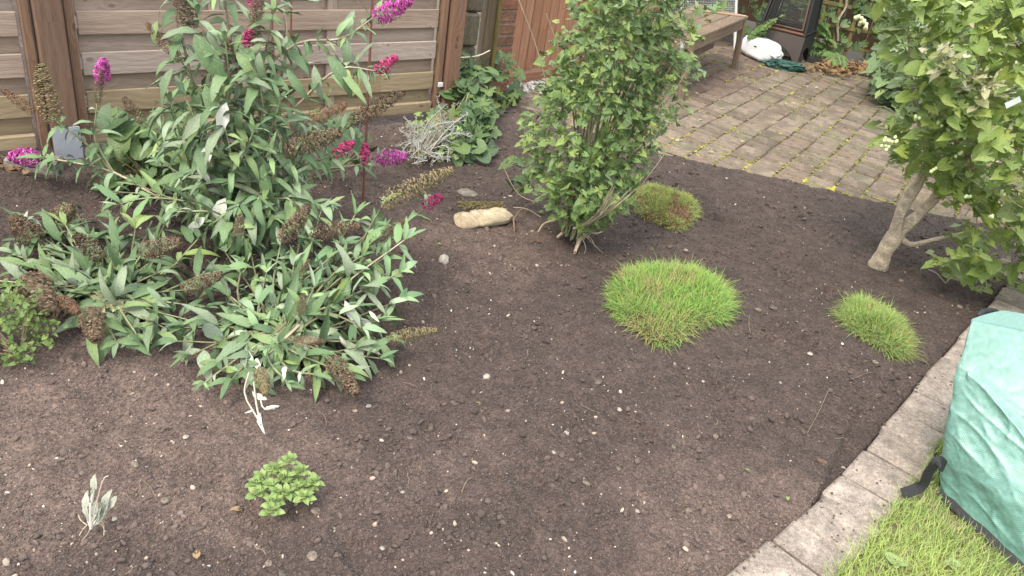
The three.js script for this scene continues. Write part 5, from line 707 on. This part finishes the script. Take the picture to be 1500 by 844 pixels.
{ // black steel garden heater, square and tapering, wire mesh sides
  reseed(132); const A = V(2.24, 0, -7.51), B = V(1.93, 0, -7.67), d = A.clone().sub(B).normalize(), n = V(d.z, 0, -d.x).multiplyScalar(-1), W = .44, c = A.clone().addScaledVector(d, -W / 2).addScaledVector(n, -W / 2), t = thing('garden_heater', c, 'black tapering steel garden heater with mesh front and rusty sill', 'garden heater');
  if (n.z < 0) n.multiplyScalar(-1); c.copy(A).addScaledVector(d, -W / 2).addScaledVector(n, -W / 2); t.position.copy(c);
  const at = (a, b, y) => c.clone().addScaledVector(d, a).addScaledVector(n, b).setY(y), mk1 = std(.045, .045, .05, .5, { metalness: .5 }), rust = std(.14, .075, .05, .85), dk = std(.018, .018, .018, .9);
  const quad = (a, b, e, f, th, nm, mat) => { const g = mergeGeometries([geoFrom([a, b, e, f].flatMap(p => [p.x, p.y, p.z]), [0, 1, 2, 0, 2, 3])]); const nn = V(0, 0, 0).crossVectors(b.clone().sub(a), f.clone().sub(a)).normalize().multiplyScalar(th), P = [a, b, e, f, ...[a, b, e, f].map(p => p.clone().sub(nn))]; const I = [0, 1, 2, 0, 2, 3, 4, 6, 5, 4, 7, 6]; for (let k = 0; k < 4; k++) { const m = (k + 1) % 4; I.push(k, k + 4, m, m, k + 4, m + 4); } const G2 = geoFrom(P.flatMap(p => [p.x, p.y, p.z]), I).toNonIndexed(); G2.computeVertexNormals(); part(t, nm, G2, mat); };
  const h0 = .16, h1 = .26, hs = .95, w0 = W / 2, w1 = w0 * .93, w2 = .12;
  // skirt with an arch on each side, feet at the corners
  for (let s = 0; s < 4; s++) { const R = (a, y) => { const q = [[a, w0], [w0, -a], [-a, -w0], [-w0, a]][s]; return at(q[0], q[1], y); }; const P = [], I = [], N = 14; for (let i = 0; i <= N; i++) { const a = -w0 + W * i / N, u = Math.abs(a) / w0, yb = u > .78 ? 0 : h0 * .92 * Math.sqrt(1 - (u / .78) ** 2); for (const [y, o] of [[yb, 0], [h1, 0], [h1, -.012], [yb, -.012]]) { const p = R(a, y), z = R(0, y).sub(at(0, 0, y)).normalize().multiplyScalar(o); p.add(z); P.push(p.x, p.y, p.z); } } for (let i = 0; i < N; i++) for (let k = 0; k < 4; k++) { const a = i * 4 + k, b = i * 4 + (k + 1) % 4; I.push(a, a + 4, b, b, a + 4, b + 4); } const g = geoFrom(P, I).toNonIndexed(); g.computeVertexNormals(); part(t, 'base_skirt', g, s === 0 ? std(.07, .055, .05, .7) : mk1); }
  for (let s = 0; s < 4; s++) {
    const R = (a, b, y) => { const q = [[a, b], [b, -a], [-a, -b], [-b, a]][s]; return at(q[0], q[1], y); };
    const w = (y) => w1 + (w2 - w1) * (y - h1) / (hs + .35 - h1);
    const bar = (a, y, e, z, th, nm, mat) => part(t, nm, tube([R(a, w(y), y), R((a + e) / 2, w((y + z) / 2), (y + z) / 2), R(e, w(z), z)], th, 4, 2), mat);
    bar(-w(h1), h1, -w(hs), hs, .017, 'corner_bar', mk1); bar(-w(h1), h1 + .015, w(h1), h1 + .015, .018, 'sill_bar', s === 0 ? rust : mk1); bar(-w(hs), hs, w(hs), hs, .015, 'top_bar', mk1);
    if (s === 0 || s === 2) { bar(-w(h1) + .03, h1 + .05, w(h1) - .03, h1 + .05, .01, 'door_frame', rust); bar(-w(h1) + .03, h1 + .05, -w(hs) + .03, hs - .03, .009, 'door_frame', mk1); bar(w(h1) - .03, h1 + .05, w(hs) - .03, hs - .03, .009, 'door_frame', s ? mk1 : rust);
      const ws = []; for (let k = 0; k < 26; k++) { const y = h1 + .05 + k * .024, x = w(y) - .03; ws.push(tube([R(-x, w(y) - .002, y), R(0, w(y) - .002, y), R(x, w(y) - .002, y)], .0022, 3, 1)); const u = -1 + 2 * k / 25; ws.push(tube([R(u * (w(h1) - .03), w(h1) - .004, h1 + .05), R(u * (w(.6) - .03), w(.6) - .004, .6), R(u * (w(hs) - .03), w(hs) - .004, hs - .03)], .0022, 3, 1)); } stuff(part(t, 'mesh_guard', mergeGeometries(ws), std(.10, .10, .10, .6))); }
    else quad(R(-w(h1), w(h1), h1), R(w(h1), w(h1), h1), R(w(hs), w(hs), hs), R(-w(hs), w(hs), hs), .004, 'side_plate', mk1);
  }
  quad(at(-w1, -w1, h1 - .01), at(-w1, w1, h1 - .01), at(w1, w1, h1 - .01), at(w1, -w1, h1 - .01), .006, 'fire_plate', dk);
  part(t, 'chimney', tube([at(0, 0, hs), at(0, 0, 1.2), at(0, 0, 1.45)], .07, 10, 2), mk1); quad(at(-.2, -.2, hs + .005), at(-.2, .2, hs + .005), at(.2, .2, hs + .005), at(.2, -.2, hs + .005), .006, 'top_plate', mk1);
}
{ // white plastic sack and green netting in front of the heater
  reseed(133); const a = G(1088, 78), b = G(1132, 95), t = thing('white_sack', a.clone().lerp(b, .5), 'crumpled white plastic sack lying between bench leg and heater', 'plastic sack'), dir = b.clone().sub(a), L = dir.length();
  const g = lump(1, 1, 1, 5, .0), gp = g.attributes.position; for (let i = 0; i < gp.count; i++) { const q = x => Math.sign(x) * Math.pow(Math.abs(x), .55), x = q(gp.getX(i)), y = q(gp.getY(i)), z = q(gp.getZ(i)), c1 = 1 - Math.abs(2 * vn(x * 3 + y * 2 + 7, z * 4 - y * 3) - 1), c2 = 1 - Math.abs(2 * vn(x * 7 - z * 3, y * 6 + x * 2 + 4) - 1), k = .9 + .16 * c1 * c1 + .07 * c2; gp.setXYZ(i, x * L * .52 * (.95 + .05 * k), y * .09 * k, z * .1 * k); } g.computeVertexNormals(); g.rotateY(-Math.atan2(dir.z, dir.x)).translate((a.x + b.x) / 2, .095, (a.z + b.z) / 2); part(t, 'sack_body', g, std(.62, .62, .63, .45)); 
  const lab = lump(.05, .006, .022, 2, .3, 2).rotateX(1.0).rotateY(-Math.atan2(dir.z, dir.x)), lp = a.clone().lerp(b, .42); lab.translate(lp.x - .045, .135, lp.z + .088); part(t, 'printed_patch', lab, std(.05, .13, .13, .5)); const nk = lump(.06, .05, .07, 4, .45, 12.2, 3).translate(b.x - .01, .08, b.z - .03); part(t, 'gathered_neck', nk, std(.60, .60, .58, .45));
  const n0 = G(1150, 102), n = thing('green_netting', n0, 'dark green netting heap at the foot of the black heater', 'netting'); const N = []; for (let i = 0; i < 70; i++) { const p = () => V(n0.x + gs() * .16, .01 + rnd() * .06, n0.z + gs() * .05); N.push(tube([p(), p(), p()], .006, 4, 4)); } stuff(part(n, 'net_strands', mergeGeometries(N), std(.03, .09, .075, .6)));
  const lm = lump(.17, .04, .07, 3, .4, 2, 2.5).translate(n0.x, .025, n0.z); part(n, 'net_fold', lm, std(.025, .07, .06, .6));
}
{ // trellis
  reseed(134); const c = G(1258, 98), t = thing('wooden_trellis', c.clone().setY(0), 'mossy green wooden lattice trellis leaning in the dark corner', 'trellis'), tm = [woodMat(woodOld, col(1.2, 1.2, .6)), woodMat(woodOld, col(1.05, 1.12, .52))], zt = c.z - .35;
  for (const [a, b] of [[[1205, 2], [1300, 22]], [[1195, 34], [1290, 50]], [[1225, 68], [1285, 78]], [[1205, -34], [1310, -12]], [[1205, -68], [1310, -44]]]) { const p = D(...a, zt), q = D(...b, zt), m = p.clone().lerp(q, .5), g = cbox(p.distanceTo(q) + .25, .034, .014, .003); const dd = q.clone().sub(p).normalize(); g.applyQuaternion(new THREE.Quaternion().setFromUnitVectors(V(1, 0, 0), dd)).translate(m.x, m.y, m.z); part(t, 'cross_lath', g, pick(tm)); }
  for (const [a, b] of [[[1246, -70], [1218, 78]], [[1282, -70], [1236, 84]], [[1222, -70], [1196, 70]], [[1315, -70], [1276, 84]]]) { const p = D(...a, zt - .016), q = D(...b, zt - .016), m = p.clone().lerp(q, .5), g = cbox(.034, p.distanceTo(q), .014, .003); const dd = p.clone().sub(q).normalize(); g.applyQuaternion(new THREE.Quaternion().setFromUnitVectors(V(0, 1, 0), dd)).translate(m.x, m.y, m.z); part(t, 'upright_lath', g, pick(tm)); }
  const st = tube([D(1228, 60, zt + .03), D(1228, 30, zt + .03), D(1240, 8, zt + .03), D(1236, -20, zt + .03)], .012, 6, 4); solo('woody_vine', st, mStemPale, 'pale woody vine twisting up the mossy trellis', 'vine');
}
function fern(base, tips, label) {
  const t = thing('feathery_plant', base, label, 'plant', 'feathery plants'), L = [];
  for (const e of tips) { const m = base.clone().lerp(e, .55).add(V(0, .06, 0)), cv = new THREE.CatmullRomCurve3([base, m, e]); part(t, 'stem', tube([base, m, e], .005, 4, 3), mStemGreen); for (let k = 0; k < 9; k++) { const u = .35 + .65 * k / 9, p = cv.getPoint(u), T = cv.getTangent(u), s = V(0, 1, .3).cross(T).normalize(); for (const q of [1, -1]) L.push({ m: basis(p, s.clone().multiplyScalar(q).addScaledVector(T, .45).add(V(0, -.15, 0)), V(gs() * .2, 1, .5), .115 * (1 - .5 * Math.abs(k / 9 - .3)) * rr(.85, 1.15), .62), g: pick(ovalGeo), mat: pick(MFern) }); } L.push({ m: basis(e, cv.getTangent(1), V(0, 1, .4), .09, .6), g: ovalGeo[0], mat: MFern[1] }); }
  putLeaves(t, L); return t;
}
{
  reseed(135); const z = -8.0, b = V(2.75, 0, -8.25); fern(b, [[1190, 20], [1200, 45], [1182, 60], [1210, 55], [1222, 92], [1232, 96], [1205, 75], [1196, -10], [1190, 35], [1200, 30], [1215, 84], [1180, 72]].map(a => P3(a[0], a[1], z)), 'feathery green plant growing between heater and trellis');
  const c = V(1.75, 0, -7.75); fern(c, [[1138, 28], [1124, 36], [1112, 50]].map(a => P3(a[0], a[1], -7.6)), 'feathery green plant sprouting between bench and heater');
  const L = []; for (let i = 0; i < 420; i++) { const q = G(1235 + gs() * 42, 100 + gs() * 9, .01 + rnd() * .03); L.push({ m: basis(q, V(gs(), .2, gs()), V(gs() * .6, 1, gs() * .6), rr(.03, .07)), g: pick(ovalGeo), mat: pick(MDry) }); } const t = thing('leaf_litter', G(1235, 100), 'brown dry leaf litter along the back patio edge below trellis', 'leaf litter'); t.userData.kind = 'stuff'; putLeaves(t, L, 'leaf', 0);
  // hedge in shade behind
  const h = thing('dark_hedge', V(2.2, 0, -9.0), 'ivy-clad hedge in deep shade behind the bench and heater', 'hedge'), H = [];
  for (let i = 0; i < 2600; i++) { const a = rr(-2.6, 3.2), y = rr(.02, 1.7), p = V(2.2 + PE.x * a - PS.x * .25 + gs() * .1, y, -9.0 + PE.z * a - PS.z * .25 + gs() * .1); H.push({ m: basis(p, V(gs(), -.4, .4 + gs()), V(gs() * .4, .6, .9), rr(.06, .11)), g: pick(roundGeo), mat: pick(MIvy) }); } const hm = putLeaves(h, H, 'leaf', 300);
  const tr = thing('overhanging_tree', V(4.4, 0, -9.9), 'broad leafy tree overhanging the shaded corner behind trellis and heater', 'tree'), TL = [];
  part(tr, 'trunk', tube([V(4.4, -.05, -9.9), V(4.3, 1.2, -9.8), V(4.0, 2.4, -9.5)], u => .13 - .05 * u, 9, 5, .1), mBarkGrey); for (let i = 0; i < 9; i++) { const a = i * .7; part(tr, 'branch', tube([V(4.2, 1.9 + i * .06, -9.7), V(3.4 + Math.cos(a) * .6, 2.4, -9.0 + Math.sin(a) * .6), V(2.9 + Math.cos(a) * 1.7, 2.5, -8.7 + Math.sin(a) * 1.1)], u => .04 * (1 - .8 * u), 6, 4), mBarkGrey); }
  for (let i = 0; i < 4200; i++) { const a = rr(0, 6.283), r = Math.sqrt(rnd()), p = V(2.9 + Math.cos(a) * r * 2.4, 2.15 + rr(0, 1.0) * (1.15 - r * .6), -8.75 + Math.sin(a) * r * 1.35); TL.push({ m: basis(p, V(gs(), -.3, gs()), V(gs() * .5, 1, gs() * .5), rr(.11, .19)), g: pick(ovalGeo), mat: pick(MIvy) }); } putLeaves(tr, TL, 'leaf', 0);
  for (const [x, y, s] of [[1025, 138, 1], [1056, 160, 1], [1000, 205, 1.2], [1118, 132, 1], [1178, 125, 1], [1200, 128, .9], [1010, 185, 1], [1048, 225, 1.1], [1130, 180, .8], [1220, 185, .9], [1150, 150, .8], [1030, 175, 1], [1085, 205, .8]]) { const p = G(x, y, .008), m = fin(new THREE.Mesh(pick(ovalGeo), pick(MPale))); basis(p, V(gs(), .08, gs()), V(gs() * .2, 1, gs() * .2), .045 * s).decompose(m.position, m.quaternion, m.scale); m.name = numbered('fallen_leaf'); scene.add(m); tag(m, 'small pale fallen leaf lying on the patio blocks', 'leaf', 'fallen leaves on patio'); }
}
// ---------------------------------------------------------------- green garden sack
{
  reseed(141); const t = thing('garden_sack', V(1.6, 0, -1.85), 'green woven plastic garden sack standing on the lawn by the kerb', 'garden sack');
  const weave = tex(512, 512, (i, j) => { const u = i % 8, v = j % 8, e = (Math.min(u, 7 - u) < 1 ? .88 : 1) * (Math.min(v, 7 - v) < 1 ? .8 : 1), ch = ((i >> 3) + (j >> 3)) & 1 ? 1.05 : .95, n = .92 + .16 * vnp(i / 20, j / 20, 26); const q = e * ch * n; return [140 * q, 186 * q, 172 * q]; });
  const wb = tex(512, 512, (i, j) => { const q = 128 + 110 * Math.sin(i / 8 * Math.PI) * Math.sin(j / 8 * Math.PI); return [q, q, q]; }, false);
  const mat = new THREE.MeshPhysicalMaterial({ map: weave, bumpMap: wb, bumpScale: .0006, roughness: .42, color: col(.60, .66, .66), clearcoat: .5, clearcoatRoughness: .38 });
  // corner paths from the ground (v = 0) to the rim (v = 1): front-left, front-right, back-right, back-left
  const prof = (v, a, b, c) => { const u = 1 - v; return V(a[0] * u * u + 2 * b[0] * u * v + c[0] * v * v, a[1] * u * u + 2 * b[1] * u * v + c[1] * v * v, a[2] * u * u + 2 * b[2] * u * v + c[2] * v * v); };
  const FL = v => prof(v, [1.32, .004, -1.83], [1.225, .25, -1.82], [1.268, .515, -1.965]), FR = v => prof(v, [1.60, .004, -1.26], [1.72, .27, -1.40], [1.80, .53, -1.88]), BR = v => prof(v, [2.05, .004, -1.80], [2.08, .3, -1.85], [1.87, .53, -2.0]), BL = v => prof(v, [1.66, .004, -2.10], [1.66, .3, -2.14], [1.40, .52, -2.05]);
  const NU = 260, NV = 120, P = [], I = [], U = [], rg = (x, y) => { const q = 1 - Math.abs(2 * vn(x, y) - 1); return q * q * q; };
  const cut = [0, .36, .55, .82, 1];
  for (let j = 0; j <= NV; j++) {
    const v = j / NV, c = [FL(v), FR(v), BR(v), BL(v)], mid = c[0].clone().add(c[1]).add(c[2]).add(c[3]).multiplyScalar(.25), raw = [];
    for (let i = 0; i < NU; i++) { const u = i / NU; let k = 0; while (u >= cut[k + 1]) k++; const w = (u - cut[k]) / (cut[k + 1] - cut[k]), p = c[k].clone().lerp(c[(k + 1) % 4], w); p.addScaledVector(p.clone().sub(mid).setY(0).normalize(), (k ? .02 : .028) * Math.sin(w * Math.PI) * Math.sin(Math.PI * (.15 + .75 * v))); raw.push(p); }
    const K = Math.round(7 - 4 * v), ring = raw.map((_, i) => { const q = V(0, 0, 0); for (let d = -K; d <= K; d++) q.add(raw[(i + d + NU) % NU]); return q.multiplyScalar(1 / (2 * K + 1)); });
    for (let i = 0; i <= NU; i++) {
      const u = i / NU, p = ring[i % NU].clone(), out = p.clone().sub(mid).setY(0).normalize(), X = u * 1.75, Y = v * .6;
      const wf = u > .8 ? .15 : u > .4 ? .6 : u < .03 ? .5 : 1, c1 = rg((X - Y * .5) * 2.6 + 2, (Y + X * .6) * 7), c2 = rg((X - Y * .3) * 6 + 7, (Y + X * .35) * 16 + 3), c3 = fbm(X * 3 + 1, Y * 4 + 5, 2) - .45, c4 = rg((X + Y) * 19, (Y - X * .7) * 26), c5 = rg((X + Y * .8) * 9 + 4, (Y - X * .9) * 9 + 11);
      const k = wf * Math.min(1, v * 5) * Math.min(1, (1 - v) * 8 + .25) * (.017 * (c1 - .3) + .007 * (c2 - .3) + .03 * c3 + .0025 * (c4 - .3) + .007 * (c5 - .3)); p.addScaledVector(out, k); p.y += k * .3; if (j === 0) p.y = .004; P.push(p.x, p.y, p.z); U.push(u * 1.75 / .22, v * .6 / .22);
    }
  }
  for (let j = 0; j < NV; j++) for (let i = 0; i < NU; i++) { const a = j * (NU + 1) + i, b = a + NU + 1; I.push(a, b, a + 1, b, b + 1, a + 1); }
  const ti = P.length / 3; { const v = 1, m = FL(1).add(FR(1)).add(BR(1)).add(BL(1)).multiplyScalar(.25); P.push(m.x, .505, m.z); U.push(0, 0); for (let i = 0; i < NU; i++) I.push(NV * (NU + 1) + i, ti, NV * (NU + 1) + i + 1); }
  part(t, 'sack_body', geoFrom(P, I, U), mat);
  const ribbon = (pts, w, nm, m, tilt) => { const cv = new THREE.CatmullRomCurve3(pts), Q = [], J = [], N = 26; for (let i = 0; i <= N; i++) { const p = cv.getPoint(i / N), T = cv.getTangent(i / N), s = V(0, 0, 0).crossVectors(T, tilt).normalize(), nn = V(0, 0, 0).crossVectors(s, T).normalize(); for (const [a, b] of [[-w, .0012], [w, .0012], [w, -.0012], [-w, -.0012]]) { const q = p.clone().addScaledVector(s, a).addScaledVector(nn, b); Q.push(q.x, q.y, q.z); } } for (let i = 0; i < N; i++) for (let k = 0; k < 4; k++) { const a = i * 4 + k, b = i * 4 + (k + 1) % 4; J.push(a, a + 4, b, b, a + 4, b + 4); } J.push(0, 1, 2, 0, 2, 3); const g = geoFrom(Q, J).toNonIndexed(); g.computeVertexNormals(); part(t, nm, g, m); };
  const bk = std(.018, .018, .02, .55);
  const s = a => D(a[0], a[1], a[2]);
  ribbon([s([1384, 684, -1.80]), s([1374, 677, -1.76]), s([1362, 690, -1.77]), s([1350, 712, -1.78]), G(1322, 724, .03)], .017, 'carry_strap', bk, V(.1, .5, .86));
  ribbon([V(1.318, .03, -1.80), V(1.375, .03, -1.69), V(1.445, .03, -1.55), V(1.51, .03, -1.42), V(1.58, .03, -1.28)], .012, 'bottom_webbing', bk, V(-.6, .5, .6));
  ribbon([s([1434, 466, -2.0]), s([1440, 459, -2.02]), s([1456, 458, -2.04]), s([1464, 464, -2.04])], .012, 'carry_strap', bk, V(0, .3, 1));
}
// lawn weeds
{
  reseed(151); for (const [x, y, s] of [[1305, 830, .034], [1388, 832, .03]]) { const b = G(x, y + 6), t = thing('lawn_weed', b, 'small yellow-green round-leaved weed in the lawn grass', 'weed', 'lawn weeds'), L = []; for (let i = 0; i < 6; i++) { const a = i * 1.05 + rnd(); L.push({ m: basis(b.clone().add(V(0, .03, 0)), V(Math.cos(a), .35, Math.sin(a)), V(0, 1, 0), s * rr(.6, 1)), g: pick(roundGeo), mat: MLime[1] }); } part(t, 'stem', tube([b, b.clone().add(V(.003, .018, 0)), b.clone().add(V(0, .034, 0))], .002, 4, 2), mStemGreen); putLeaves(t, L); }
}
renderer.render(scene, camera);
